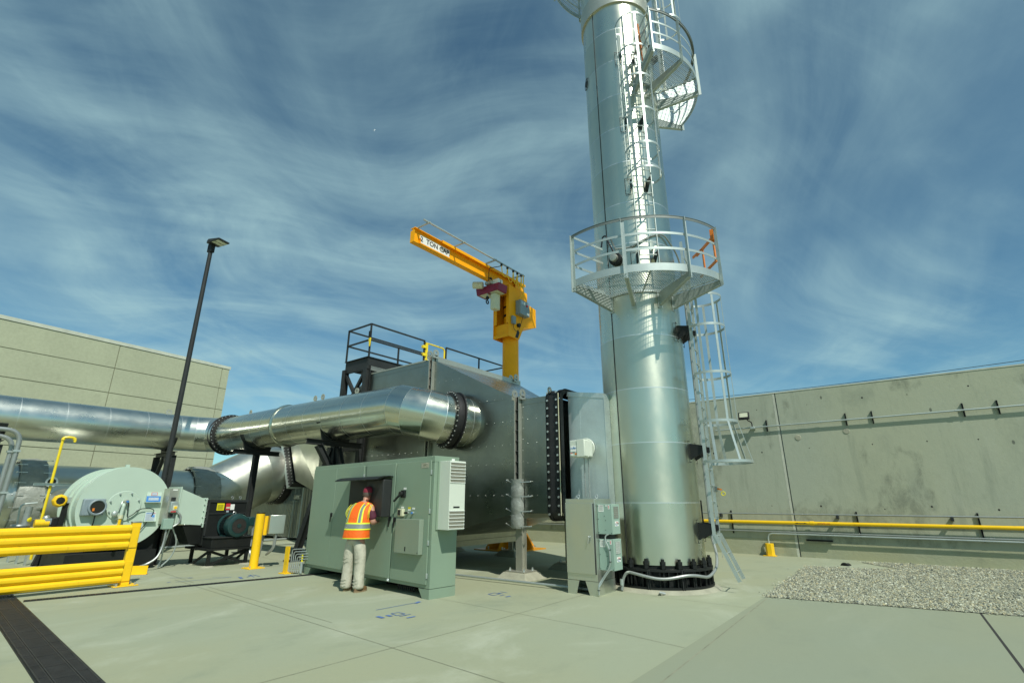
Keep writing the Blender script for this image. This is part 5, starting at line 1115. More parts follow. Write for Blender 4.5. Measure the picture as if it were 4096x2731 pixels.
# ================================================================ burner drum, inlet duct, fan
def burner():
    X = -14.9; c = Vector((X, 4.15, 1.40)); r = .915
    t = thing('burner_drum', 'big pale green white burner drum with a round end plate on a black skid', 'burner', (X, 4.15, 0))
    MB().lathe(c, X_, [(0, 0), (r, 0), (r, -.02), (r-.015, -.03), (r-.015, -.42), (r+.02, -.42), (r+.02, -.47), (r-.03, -.47), (r-.03, -.90), (r+.01, -.90), (r+.01, -.96), (r-.04, -.96), (r-.04, -1.45), (r+.02, -1.45), (r+.02, -1.5), (r-.22, -1.5), (r-.22, -1.9), (r-.12, -1.9), (r-.12, -1.97), (.3, -1.97)], 72).build('drum', 'burner', t, sharp=30)
    MB().cyl(c+X_*-1.8, c+X_*-6.2, .5, 32).build('burner_throat', 'steel_duct', t)
    MB().box(X-.53, X-.45, c.y-.04, c.y+.04, c.z+r-.03, c.z+r+.08).build('lifting_tab', 'burner', t)
    MB().box(-16.9, X+.02, 3.25, 4.98, .05, .42).build('skid', 'black', t, bevel=.006)
    for q_ in ((X-.35, X-.2, 4.6, 4.95, .42, .78), (X-.35, X-.2, 3.3, 3.6, .42, .78), (-16.5, -16.4, 3.3, 4.9, .42, .7)): MB().box(*q_).build('cradle', 'black', t)
    # access plate with bolts
    d = c+Vector((.012, -.03, .02)); pl = MB().lathe(d, X_, [(0, .012), (.335, .012), (.345, .0)], 48).build('access_plate', 'burner', t)
    for k in range(8): a = R(k*45+70); p = d+Vector((.012, math.cos(a)*.30, math.sin(a)*.30)); MB().cyl(p, p+X_*.045, .013, 6).cyl(p, p+X_*.02, .022, 6).build('plate_bolt', 'bolt', pl)
    b = MB(); b.lathe(d+Vector((.012, .02, .09)), X_, [(0, .09), (.045, .09), (.06, .05), (.06, 0)], 16); b.build('pilot_port', 'steel_band', t); MB().cyl(d+Vector((.09, .02, .10)), d+Vector((.15, .02, .10)), .025, 10).build('sensor', 'blue', t)
    p = d+Vector((.06, -.03, -.0)); MB().tube(bent([d+Vector((.02, -.03, .03)), d+Vector((.10, -.03, .03)), d+Vector((.10, -.045, -.20))], .05), .038, 12).build('pilot_pipe', 'burner', t); MB().cyl(d+Vector((.10, -.045, -.20)), d+Vector((.10, -.045, -.28)), .05, 8).build('union', 'cream', t); MB().cyl(d+Vector((.10, -.045, -.28)), d+Vector((.10, -.05, -.95)), .032, 10).build('gas_riser', 'yellow', t)
    b = MB(); b.sphere(d+Vector((.09, -.17, -.17)), .065, 12, 8, (.7, 1, 1.1)); b.tube(bent([d+Vector((.06, -.1, -.08)), d+Vector((.07, -.07, .05)), d+Vector((.04, -.06, .1))], .04), .014, 8); b.build('pressure_switch', 'galv_steel', t)
    MB().tube(bent([d+Vector((.13, .05, .08)), d+Vector((.11, .07, -.18)), d+Vector((.05, .10, -.26)), d+Vector((.05, .2, -.2)), d+Vector((.05, .32, -.06)), d+Vector((.05, .55, -.06)), d+Vector((.05, .63, -.10)), d+Vector((.04, .60, -.24)), d+Vector((.03, .42, -.56)), d+Vector((.03, .2, -.74))], .09), .009, 6).build('ignition_cable', 'black', t)
    # instrument boxes and plates (all stand on brackets off the end plate)
    k = Vector((X+.10, 3.53, 1.40)); bx = MB(); bx.box(X+.0, X+.13, 3.32, 3.73, 1.22, 1.58); bo = bx.build('gauge_box', 'grey_box', t, bevel=.02)
    MB().lathe(Vector((X+.13, 3.585, 1.40)), X_, [(.135, .02), (.135, .05), (.15, .06), (.172, .05), (.178, .0)], 36).build('gauge_bezel', 'grey_box', bo); MB().lathe(Vector((X+.13, 3.585, 1.40)), X_, [(0, .03), (.137, .03)], 36).build('gauge_glass', 'glass_dark', bo); MB().box(X+.155, X+.162, 3.50, 3.54, 1.32, 1.38).build('gauge_module', 'orange', bo)
    MB().tube(bent([(X+.06, 3.6, 1.22), (X+.06, 3.6, 1.0), (X+.02, 3.5, .8)], .08), .012, 6).build('cable', 'black', t)
    b = MB(); b.hexa([(X+.002, 4.52, 1.50), (X+.10, 4.52, 1.50), (X+.10, 4.84, 1.50), (X+.002, 4.84, 1.50)], [(X+.002, 4.54, 1.74), (X+.012, 4.54, 1.74), (X+.012, 4.85, 1.74), (X+.002, 4.85, 1.74)]); s = b.build('sign_bracket', 'burner', t)
    def onslope(f0, f1, g0, g1, m_, nm, lift=.004):
        A = lambda f, g: Vector((X+.012+.088*g+lift, 4.54-.02*g+f*.305, 1.74-.24*g)); MB().prism([A(f0, g0), A(f1, g0), A(f1, g1), A(f0, g1)], X_*-.003).build(nm, m_, s, smooth=False)
    onslope(.0, 1, .38, .95, 'blue', 'warning_plate'); onslope(.15, .85, .52, .80, 'lblue', 'plate_text', .006); onslope(.3, .72, .02, .33, 'red', 'small_plate'); onslope(.33, .69, .05, .30, 'lblue', 'plate_text', .006)
    b = MB(); b.hexa([(X+.002, 4.57, 1.06), (X+.09, 4.57, 1.06), (X+.09, 4.82, 1.06), (X+.002, 4.82, 1.06)], [(X+.002, 4.585, 1.29), (X+.012, 4.585, 1.29), (X+.012, 4.81, 1.29), (X+.002, 4.81, 1.29)]); s = b.build('nameplate_bracket', 'burner', t)
    def on2(f0, f1, g0, g1, m_, nm, lift=.004):
        A = lambda f, g: Vector((X+.012+.078*g+lift, 4.585-.015*g+f*.225, 1.29-.23*g)); MB().prism([A(f0, g0), A(f1, g0), A(f1, g1), A(f0, g1)], X_*-.003).build(nm, m_, s, smooth=False); return A
    A = on2(.04, .96, .1, .92, 'lblue', 'nameplate')
    text('PREFERRED', .030, tmat(A(.44, .18)+X_*.008, Y_, A(.5, 0)-A(.5, 1)), 'blue', s); on2(.86, .92, .12, .24, 'red', 'flame_mark', .008)
    for g in (.34, .44, .54, .64, .74, .84): on2(.1, .62 if g < .6 else .85, g, g+.025, 'conduit', 'plate_text', .007)
    on2(.66, .9, .36, .58, 'blue', 'approval_mark', .007)
    for y, z in ((4.50, 1.22), (4.60, 1.33)): pass
burner()
def inlet():
    t = thing('inlet_duct', 'tapered pale green white inlet duct between burner drum and black fan', 'duct', (-14.8, 5.4, 1))
    x0, x1 = -15.2, -14.45
    MB().hexa([(x0, 5.13, 1.0), (x1, 5.13, 1.0), (x1, 5.13, 1.82), (x0, 5.13, 1.82)], [(x0, 5.73, .95), (x1, 5.73, .95), (x1, 5.73, 1.57), (x0, 5.73, 1.57)]).build('taper', 'burner', t, smooth=False)
    f = MB(); f.box(x0-.04, x1+.035, 5.73, 5.76, .90, 1.61); f.box(x0-.04, x1+.03, 5.10, 5.13, .95, 1.87); f.build('flange', 'burner', t)
    for z in (.99, 1.14, 1.29, 1.44, 1.57): MB().cyl((x1+.015, 5.70, z), (x1+.015, 5.78, z), .014, 6).build('flange_bolt', 'bolt', t)
    MB().box(x0+.05, x1-.06, 4.90, 5.10, 1.0, 1.83).build('damper_section', 'steel_band', t); MB().box(x1-.06, x1-.055, 4.96, 5.06, 1.78, 1.81).build('label', 'white', t)
    a = MB(); a.box(x1-.05, x1+.08, 4.93, 5.09, 1.27, 1.52); ac = a.build('damper_actuator', 'galv_steel', t, bevel=.01); MB().box(x1+.08, x1+.095, 4.98, 5.08, 1.32, 1.43).build('actuator_cover', 'cream', ac, bevel=.005); MB().cyl((x1+.095, 5.03, 1.38), (x1+.105, 5.03, 1.38), .032, 14).build('indicator', 'yellow', ac); MB().box(x1+.08, x1+.09, 4.95, 5.06, 1.275, 1.30).build('red_label', 'red', ac)
    for z in (1.58, 1.2): MB().box(x1-.05, x1+.02, 4.95, 5.03, z-.04, z+.04).build('linkage', 'black_semi', ac)
    b = MB(); b.box(x1-.05, x1+.10, 4.84, 5.05, .89, 1.13); b.build('junction_box', 'ac_green', t, bevel=.008)
    MB().tube(bent([(x1+.03, 5.08, 1.29), (x1+.05, 5.2, 1.20), (x1+.06, 5.2, 1.02), (x1+.03, 5.05, .93)], .1, 6), .024, 8).build('flexible_conduit', 'conduit', t)
    MB().tube(bent([(x1+.03, 4.95, .89), (x1+.03, 4.95, .55), (x1+.1, 4.85, .25), (x1+.12, 4.6, .12), (X_.x*0-14.6, 4.45, .06)], .2, 6), .024, 8).build('flexible_conduit', 'conduit', t)
    MB().tube(bent([(x1+.03, 5.02, .89), (x1-.1, 5.0, .5), (x1-.2, 5.05, .2), (x1-.2, 5.0, .02)], .15, 5), .018, 8).build('flexible_conduit', 'galv_steel', t); MB().tube(bent([(x1-.1, 5.1, .95), (x1-.1, 5.28, .6), (x1-.15, 5.25, .25), (x1-.2, 5.05, .03)], .15, 5), .018, 8).build('flexible_conduit', 'galv_steel', t)
    MB().ibeam((-15.5, 5.05, 0), (-15.5, 5.05, 1.0), .3, .3, X_, .02).build('support_post', 'black', t)
inlet()
def fan():
    t = thing('blower_fan', 'black blower fan with a dark teal motor on a braced stand', 'fan', (-14.6, 6.3, 0)); x0, x1 = -15.15, -14.40
    b = MB(); b.box(x0, x1, 5.77, 6.76, .45, 1.55); o = b.build('fan_housing', 'black', t, bevel=.03)
    MB().box(x1, x1+.025, 5.78, 6.78, 1.50, 1.56).box(x1, x1+.02, 5.78, 6.76, 1.21, 1.235).box(x1, x1+.03, 5.78, 5.82, .70, 1.55).build('stiffener', 'black_semi', o)
    MB().box(x1, x1+.52, 5.80, 6.76, .42, .655).build('motor_plinth', 'black', t, bevel=.01); MB().box(x1, x1+.55, 5.78, 6.80, .655, .675).build('plinth_top', 'black_semi', t)
    MB().hexa([(x0, 5.55, .5), (x1-.15, 5.55, .5), (x1-.15, 5.77, .5), (x0, 5.77, .5)], [(x0, 5.30, .94), (x1-.05, 5.30, .94), (x1-.05, 5.77, .94), (x0, 5.77, .94)]).build('outlet_cone', 'black', t)
    MB().box(x0-.05, x1+.55, 5.72, 6.82, .37, .42).build('stand_top', 'black', t)
    # stand: four legs with crossed braces, on little grout pads
    for x, y, lx, ly in ((x1+.45, 5.82, .0, .0), (x1+.45, 6.72, .0, .0), (x0+.1, 5.85, -.0, .0), (x0+.1, 6.72, 0, 0)):
        MB().bar((x, y, .02), (x, y, .37), .07, .07, X_).build('leg', 'black', t); MB().lathe((x, y, 0), Z_, [(.16, 0), (.12, .025), (0, .03)], 14).build('grout_pad', 'pad', t)
    x = x1+.46; MB().bar((x, 5.82, .03), (x, 6.72, .36), .06, .012, Z_).bar((x-.02, 6.72, .03), (x-.02, 5.82, .36), .06, .012, Z_).build('cross_brace', 'black', t); MB().bar((x1+.46, 5.80, .36), (x1-.3, 5.78, .05), .06, .03, Z_).bar((x1+.46, 6.75, .36), (x1-.2, 6.75, .05), .06, .03, Z_).build('cross_brace', 'black', t)
    for y, m_, w in ((5.98, 'yel_label', .16),): MB().box(x1+.002, x1+.006, 6.00, 6.18, 1.30, 1.48).build('warning_label', 'yel_label', o)
    MB().box(x1+.002, x1+.006, 6.22, 6.33, 1.31, 1.47).build('danger_label', 'red', o); MB().box(x1+.002, x1+.006, 6.335, 6.44, 1.31, 1.45).build('info_label', 'white', o); MB().box(x1+.002, x1+.006, 6.25, 6.31, 1.25, 1.295).build('small_label', 'lblue', o)
    for k in range(5): MB().box(x1+.007, x1+.0085, 6.02, 6.15, 1.33+k*.024, 1.337+k*.024).build('label_text', 'ink', o)
    MB().box(x1+.007, x1+.0085, 6.235, 6.32, 1.345, 1.385).build('label_text', 'cream', o)
    for y in (6.38, 6.58): MB().torus((x1-.05, y, 1.62), (1, .3, 0), .032, .009, 14, 6).cyl((x1-.05, y, 1.55), (x1-.05, y, 1.59), .012, 6).build('lifting_eye', 'bolt', o)
    # motor
    c = Vector((x1+.10, 6.37, .93)); mo = MB().lathe(c, X_, [(.0, -.08), (.30, -.08), (.30, -.05), (.235, -.04), (.235, .30), (.0, .30)], 40).build('motor', 'motor', t, sharp=30)
    b = MB()
    for k in range(40):
        a = 2*math.pi*k/40; e = Vector((0, math.cos(a), math.sin(a))); b.bar(c+e*.25-X_*.03, c+e*.25+X_*.29, .008, .04, e.cross(X_))
    b.build('cooling_fins', 'black_semi', mo)
    MB().lathe(c, X_, [(.262, .27), (.29, .28), (.29, .40), (.265, .47), (.20, .495), (.17, .495)], 40).build('fan_cowl', 'motor', mo); MB().lathe(c, X_, [(0, .49), (.19, .49)], 40).build('cowl_grille', 'ss_grille', mo); MB().lathe(c, X_, [(0, .50), (.05, .50), (.055, .492)], 20).build('grille_hub', 'motor', mo)
    b = MB()
    for k in range(-6, 7):
        h_ = math.sqrt(max(.001, .185**2-(k*.028)**2)); b.bar(c+Vector((.496, k*.028, -h_)), c+Vector((.496, k*.028, h_)), .006, .006); b.bar(c+Vector((.498, -h_, k*.028)), c+Vector((.498, h_, k*.028)), .006, .006)
    b.build('grille_wires', 'black_semi', mo)
    MB().torus(c+Vector((.12, 0, .30)), X_, .035, .011, 16, 7).build('lifting_eye', 'bolt', mo); MB().box(c.x+.12, c.x+.42, c.y+.26, c.y+.42, c.z-.02, c.z+.20).build('terminal_box', 'motor', mo, bevel=.02)
    MB().box(c.x-.02, c.x+.30, c.y-.22, c.y+.22, .676, .71).build('motor_feet', 'motor', mo)
    q = c+Vector((.36, .40, 0)); MB().tube(bent([q+Vector((0, -.05, .10)), q+Vector((.0, .02, .10)), q+Vector((.0, .03, -.3)), q+Vector((.05, .0, -.75)), q+Vector((.45, -.02, -.80)), (-12.95, 6.55, .22), (-12.95, 6.60, .75)], .22, 6), .028, 8).build('motor_conduit', 'conduit', t)
fan()
# ================================================================ bollard with starter box, small guard, guard rail
def bollard():
    c = G(1012, 2272); t = thing('bollard', 'tall yellow round bollard with a stainless switch box on its far side', 'bollard', tuple(c))
    MB().cyl(c, c+Z_*1.24, .098, 28).build('post', 'yellow', t); MB().cyl(c+Z_*1.24, c+Z_*1.262, .103, 28).build('cap', 'black', t)
    MB().box(c.x-.19, c.x+.19, c.y-.19, c.y+.19, .002, .022).build('base_plate', 'yellow', t)
    for dx, dy in ((-.15, -.15), (.15, -.15), (.15, .15), (-.15, .15)): MB().cyl((c.x+dx, c.y+dy, .02), (c.x+dx, c.y+dy, .07), .012, 6).build('anchor_bolt', 'bolt', t)
    r_ = Vector((rt.x, rt.y, 0)); b = MB(frame(c, r_)); b.box(.09, .16, .06, .12, .74, 1.18); b.build('bracket', 'yellow', t)
    T = frame(c+r_*.16+Y_*.1, (.35, .94, 0)); b = MB(T); b.box(-.02, .33, -.10, .12, .77, 1.20); s = b.build('switch_box', 'stainless', t, bevel=.006); MB(T).box(-.015, .325, -.108, -.1, .775, 1.195).build('box_door', 'stainless', s, bevel=.004)
    q = c+r_*.22+Y_*.2
    for o in (0, .06): MB().tube(bent([q+Vector((o, 0, .78)), q+Vector((o, 0, .45)), q+Vector((o-.12, -.05, .33)), q+Vector((-.2, -.05, .28))], .12, 5), .022, 8).build('flexible_conduit', 'conduit', t)
bollard()
def sguard():
    c = G(1150, 2292); t = thing('tube_guard', 'short yellow angle guard with bent steel tubes beside the green cabinet', 'guard', tuple(c))
    MB().bar(c+Vector((-.05, -.02, 0)), c+Vector((-.05, -.02, .56)), .012, .13, Y_).bar(c+Vector((.02, -.085, 0)), c+Vector((.02, -.085, .56)), .15, .012, X_).build('angle_post', 'yellow', t)
    MB().box(c.x-.14, c.x+.12, c.y-.14, c.y+.12, .002, .018).build('base_plate', 'yellow', t)
    for k in range(5): x = c.x+.09+k*.045; y = c.y+.0+k*.02; MB().tube(bent([(x, y, .02), (x, y, .50-.05*k), (x+.3, y+.12, .52-.05*k)], .05), .010, 7).build('tube', 'galv_steel', t); MB().cyl((x, y, .10), (x, y, .17), .020, 8).cyl((x, y, .03), (x, y, .07), .018, 8).build('tube_fitting', 'bolt', t)
    MB().cyl((c.x+.36, c.y+.1, .02), (c.x+.36, c.y+.1, .25), .03, 10).build('valve', 'galv_steel', t); MB().cyl((c.x+.33, c.y+.12, .25), (c.x+.33, c.y+.12, .42), .022, 8).build('striped_tube', 'yel_label', t)
sguard()
def rail():
    c = G(492, 2342); t = thing('guard_rail', 'yellow two tier corrugated steel guard rail in the lower left foreground', 'guard rail', tuple(c)); x, y = c.x, c.y
    MB().box(x-.055, x+.055, y-.075, y+.075, .016, 1.13).build('post', 'yellow', t, bevel=.008); MB().box(x-.062, x+.062, y-.082, y+.082, 1.13, 1.155).build('post_cap', 'conduit', t, bevel=.008)
    MB().box(x-.2, x+.17, y-.2, y+.2, .003, .018).build('base_plate', 'yellow', t, bevel=.003)
    for dx, dy in ((-.14, -.15), (.12, -.15), (.12, .15), (-.14, .15)): MB().cyl((x+dx, y+dy, .018), (x+dx, y+dy, .06), .014, 6).cyl((x+dx, y+dy, .018), (x+dx, y+dy, .036), .024, 6).build('anchor_bolt', 'bolt', t)
    for z0, z1 in ((.66, 1.10), (.07, .465)):
        h = z1-z0; fx = x+.06; prof = []; n = 36
        for i in range(n+1):
            u = i/n; a = math.sin(u*math.pi*6-math.pi/2)*.5+.5; prof.append((fx+.012+.046*min(1, a*1.7)**.8, z0+h*u))
        pts = prof+[(px-.006, pz) for px, pz in prof[::-1]]; ends = [y-.09, -7.0]
        b = MB(); b.loft([[Vector((px, e, pz)) for px, pz in pts] for e in ends]); b.build('rail_beam', 'yellow', t, sharp=50)
        MB().box(fx-.004, fx+.012, y-.26, y+.06, z0+.02, z1-.03).build('mounting_bracket', 'yellow', t, bevel=.003)
        for z in (z0+.08, (z0+z1)/2, z1-.08): MB().cyl((x+.056, y+.02, z), (x+.066, y+.02, z), .014, 8).build('rail_bolt', 'cream', t)
    for yy in (-.6, -4.5): MB().box(x-.055, x+.055, yy-.075, yy+.075, .016, 1.13).build('post', 'yellow', t, bevel=.008)
rail()
q = G(545, 2296); t = thing('conduit_guard', 'low yellow angle guard on the floor behind the guard rail post', 'guard', tuple(q)); MB().bar(q+Vector((-.15, -.22, .09)), q+Vector((.12, .16, .09)), .012, .17, (.6, -.4, 0)).build('guard_plate', 'yellow', t); MB().bar(q+Vector((-.13, -.24, .008)), q+Vector((.16, .15, .008)), .12, .010, (.6, -.4, 0)).build('base_plate', 'yellow', t)
# ================================================================ small plant at the left edge
X2 = -17.0
t = thing('vent_pipe', 'thin yellow vent pipe with a gooseneck top at left', 'pipe', tuple(PX(150, 2100, X2)*1)); p = PX(150, 2100, X2); y = (p.y+PX(258, 1770, X2).y)/2
MB().tube(bent([(X2, y, .2), (X2, y, 3.0), (X2, y+.0, 3.08), (X2+.02, y+.12, 3.10), (X2+.02, y+.24, 3.08), (X2+.02, y+.24, 2.98)], .06, 5), .030, 10).build('pipe', 'yellow2', t)
for z, yy in ((3.03, y), (3.06, y+.22)): MB().sphere((X2+.01, yy, z), .042, 10, 7).build('elbow_fitting', 'yellow2', t)
t = thing('pipe_brace', 'horizontal perforated strut bracing the yellow vent pipe to the drum', 'bracket', (X2+.1, 2.9, 1.9)); MB().box(X2+.04, X2+.08, 2.75, 3.55, 1.90, 1.905).box(X2+.04, X2+.08, 2.75, 3.55, 1.95, 1.955).box(X2+.04, X2+.045, 2.75, 3.55, 1.905, 1.95).build('channel', 'galv_steel', t)
for i, (dx, z, lb) in enumerate(((0, 2.98, 'taller bent conduit looping over at the left edge'), (.3, 2.86, 'shorter bent conduit inside the taller one at the left edge'))):
    x = -15.0-dx; yt = 2.02-.05*i; t = thing('bent_conduit', lb, 'conduit', (x, yt, 0)); MB().tube(bent([(x, yt, .0), (x, yt, z), (x, yt-1.6, z+.03)], .28, 8), .045, 12).build('pipe', 'conduit', t)
    for zz in (2.55, 1.7): MB().box(x-.06, x+.06, yt-.06, yt+.06, zz-.02, zz+.02).build('clamp', 'galv_steel', t)
t = thing('gas_detector', 'yellow gas detector with a round window on a black stand', 'detector', (-15.75, 3.1, .4)); c = PX(240, 2002, -15.7)
b = MB(); b.lathe(c-X_*.10, X_, [(0, 0), (.13, 0), (.145, .03), (.145, .11), (.115, .16), (.085, .16)], 8); b.build('body', 'yellow', t, bevel=.01); MB().lathe(c+X_*.05, X_, [(0, 0), (.088, 0)], 24).build('window', 'glass_dark', t); MB().bar(c+Vector((-.05, .14, .05)), c+Vector((-.05, .10, -1.1)), .10, .07, Y_).build('stand', 'black', t); MB().box(c.x-.1, c.x+.02, c.y+.13, c.y+.22, c.z-.05, c.z+.08).build('cable_gland', 'galv_steel', t)
def gastrain():
    t = thing('gas_train', 'cluster of yellow gas valves and grey piping behind the guard rail', 'valves', (-15.9, 2.7, .9)); P = lambda x, y, X=-15.9: PX(x, y, X)
    MB().sphere(P(110, 2078), .075, 12, 8).build('regulator', 'yel_label', t); MB().cyl(P(160, 2092)-Y_*.1, P(172, 2092)+Y_*.1, .085, 16).build('valve_body', 'yellow', t); MB().box(*sum(((v-.07, v+.07) for v in P(192, 2085)), ())).build('solenoid', 'grey_box', t, bevel=.015)
    MB().sphere(P(185, 2072), .07, 12, 8).build('gauge', 'bolt', t); MB().tube(bent([P(68, 2100), P(82, 2015), P(150, 2010)], .12), .018, 8).build('impulse_tube', 'galv_steel', t); MB().tube([P(95, 2110), P(118, 2025)], .07, 12).build('riser', 'conduit', t); MB().tube([P(60, 2118), P(190, 2112)], .05, 10).build('header', 'conduit', t)
    MB().lathe(P(80, 2102), Z_, [(0, .03), (.16, .03), (.17, .0), (0, 0)], 20).build('flange', 'conduit', t); MB().box(*sum(((v-.1, v+.1) for v in P(225, 2085)), ())).build('control_block', 'black', t, bevel=.02)
    for k in range(3): q = G(28+k*34, 2248+k*6); MB().bar(q, q+Vector((0, 0, .62)), .08, .04, X_).build('strut_leg', 'galv_steel', t)
    b = MB(); 
    for k in range(3): b.cyl(G(0, 2222)+Z_*(.10+.10*k), G(150, 2212)+Z_*(.10+.10*k), .035, 8)
    b.build('floor_pipes', 'galv_steel', t); q = G(140, 2262); MB().bar(q, q+Vector((-.2, .25, .9)), .16, .16).build('support_leg', 'black', t)
gastrain()
t = thing('pipe_port', 'small round flanged port on the silver duct behind the yellow vent pipe', 'port', tuple(PX(203, 1927, -20.5))); c = PX(203, 1927, -20.55); MB().lathe(c, X_, [(0, .12), (.10, .12), (.10, .0)], 20).build('opening', 'black', t); MB().lathe(c, X_, [(.10, .13), (.15, .13), (.15, .08), (.10, .0)], 20).build('flange', 'bolt', t)
t = thing('floor_conduits', 'bundle of silver conduits lying on the floor behind the fan', 'conduit', tuple(G(640, 2195)))
for k in range(3): MB().cyl(G(560, 2202)+Z_*(.04)+Y_*(.09*k)-X_*.09*k, G(1250, 2150)+Z_*(.04)-X_*.09*k, .03, 8).build('pipe', 'galv_steel', t)
# ================================================================ the man at the cabinet
def skin(name, verts, edges, radii, mat, parent=None, loc=(0, 0, 0), sub=2, root=0):
    me = bpy.data.meshes.new(name); me.from_pydata(verts, edges, []); o = bpy.data.objects.new(name+'_tmp', me); S.collection.objects.link(o)
    m = o.modifiers.new('s', 'SKIN'); m.use_smooth_shade = True; m.branch_smoothing = .6
    for i, v in enumerate(me.skin_vertices[0].data): r = radii[i]; v.radius = r if isinstance(r, tuple) else (r, r); v.use_root = (i == root)
    s = o.modifiers.new('d', 'SUBSURF'); s.levels = sub; s.render_levels = sub
    dg = bpy.context.evaluated_depsgraph_get(); out = bpy.data.meshes.new_from_object(o.evaluated_get(dg)); bpy.data.objects.remove(o); out.name = name
    out.materials.clear(); out.materials.append(M[mat]); out.polygons.foreach_set('use_smooth', [True]*len(out.polygons)); out.polygons.foreach_set('material_index', [0]*len(out.polygons))
    r = bpy.data.objects.new(name, out); S.collection.objects.link(r); ORIG[r.name] = Vector(loc)
    if parent: r.parent = parent
    return r
def man():
    base = Vector((-8.30, 5.97, 0)); rz = R(14)
    V = []; Eg = []; Ra = []
    def n(p, r, prev=None):
        V.append(p); Ra.append(r); i = len(V)-1
        if prev is not None: Eg.append((prev, i))
        return i
    pel = n((0, 0, .95), (.15, .11)); wa = n((0, .0, 1.10), (.15, .115), pel); ch = n((0, .01, 1.30), (.165, .12), wa); up = n((0, .02, 1.44), (.13, .09), ch); nk = n((0, .045, 1.535), (.058, .062), up); hb = n((.01, .075, 1.60), (.070, .082), nk); hd = n((.015, .095, 1.68), (.078, .092), hb); ht = n((.018, .095, 1.75), (.060, .07), hd)
    nose = n((.025, .195, 1.635), .014, hb); jaw = n((.02, .165, 1.575), (.035, .03), hb)
    for s in (-1, 1): n((.012+s*.085, .085, 1.65), (.008, .022), hd)
    for s in (-1, 1):
        hp = n((s*.10, 0, .90), (.10, .115), pel); kn = n((s*.115, .015, .50), (.062, .065), hp); an = n((s*.13, -.01, .09), (.042, .045), kn); n((s*.15, .12, .045), (.04, .03), an)
        sh = n((s*.205, .02, 1.43), (.068, .07), up); el = n((s*.29, .05, 1.15), (.052, .054), sh); wr = n((s*.20, .27, 1.16 if s > 0 else 1.2), (.030, .026), el); pm_ = n((s*.17, .35, 1.17), (.040, .020), wr)
        for k in range(4):
            a = n((s*.17+(k-1.5)*.021, .40+.01*(1-abs(k-1.5)), 1.172), (.0095, .0095), pm_); f = n((s*.17+(k-1.5)*.022, .435+.008*(1-abs(k-1.5)), 1.158), (.0088, .0088), a); n((s*.17+(k-1.5)*.021, .452, 1.132), (.008, .008), f)
        a = n((s*.17-s*.045, .345, 1.165), (.011, .011), pm_); n((s*.17-s*.062, .385, 1.155), (.0095, .0095), a)
    body = skin('person', V, Eg, Ra, 'skin'); body.location = base; body.rotation_euler = (0, 0, rz)
    tag(body, 'man in an orange safety vest and maroon cap working at the green cabinet', 'person')
    # trousers: pelvis and two legs in one surface, loose at the ankle
    V2 = [(0, -.005, 1.02), (0, -.01, .93)]; E2 = [(0, 1)]; R2 = [(.195, .14), (.205, .16)]
    for s in (-1, 1):
        k = len(V2); V2 += [(s*.105, -.012, .84), (s*.120, .0, .66), (s*.128, .008, .48), (s*.135, .0, .28), (s*.143, -.005, .10), (s*.145, -.005, .035)]; R2 += [(.125, .145), (.112, .125), (.098, .106), (.094, .100), (.098, .104), (.100, .108)]; E2 += [(1, k), (k, k+1), (k+1, k+2), (k+2, k+3), (k+3, k+4), (k+4, k+5)]
    skin('trousers', V2, E2, R2, 'khaki', body)
    # cloth folds behind the knee and at the ankle
    for s in (-1, 1):
        for z, w in ((.56, .05), (.50, .06), (.20, .06), (.15, .07), (.10, .06)): MB().tube([(s*.125-w, -.088+.01*s, z), (s*.125, -.098, z-.012), (s*.125+w, -.086, z+.006)], [.002, .006, .002], 6).build('trouser_fold', 'khaki', body)
    MB().tube([(.185, -.03, .93), (.197, .0, .86), (.190, .03, .80)], [.003, .006, .003], 5).build('pocket_seam', 'joint', body)
    # shirt: torso and short sleeves, collar
    V3 = [(0, .0, 1.0), (0, 0, 1.15), (0, .01, 1.31), (0, .02, 1.44), (0, .036, 1.51)]; E3 = [(0, 1), (1, 2), (2, 3), (3, 4)]; R3 = [(.165, .13), (.165, .13), (.178, .132), (.142, .10), (.070, .070)]
    for s in (-1, 1): k = len(V3); V3 += [(s*.205, .02, 1.425), (s*.258, .035, 1.28), (s*.285, .05, 1.19)]; R3 += [(.085, .087), (.078, .082), (.072, .076)]; E3 += [(3, k), (k, k+1), (k+1, k+2)]
    skin('shirt', V3, E3, R3, 'shirt', body)
    # vest shell: lofted rings
    def ell(cx, cy, z, rx, ry, tilt=0., nn=40, pw=2.4):
        o = []
        for k in range(nn):
            a = 2*math.pi*k/nn; ca, sa = math.cos(a), math.sin(a); o.append(Vector((cx+rx*abs(ca)**(2/pw)*(1 if ca >= 0 else -1), cy+ry*abs(sa)**(2/pw)*(1 if sa >= 0 else -1), z+tilt*sa)))
        return o
    prof = [(.885, .245, .200, -.005), (.93, .246, .200, -.005), (1.02, .240, .192, -.003), (1.10, .234, .186, 0), (1.20, .236, .182, .003), (1.30, .244, .178, .008), (1.37, .252, .168, .012), (1.42, .250, .152, .018), (1.455, .226, .130, .024), (1.485, .175, .105, .030), (1.515, .095, .082, .036), (1.525, .074, .072, .038)]
    w = MB(); w.loft([ell(0, cy, z, rx+.004*math.sin(z*60), ry) for z, rx, ry, cy in prof], caps=False); v = w.build('safety_vest', 'vest', body, Vector((0, 0, 0)), sharp=70)
    v.location = (0, 0, 0)
    def pr(z):
        for (a, b_) in zip(prof[:-1], prof[1:]):
            if a[0] <= z <= b_[0]: t_ = (z-a[0])/(b_[0]-a[0]); return tuple(a[i]+(b_[i]-a[i])*t_ for i in (1, 2, 3))
        return prof[-1][1:]
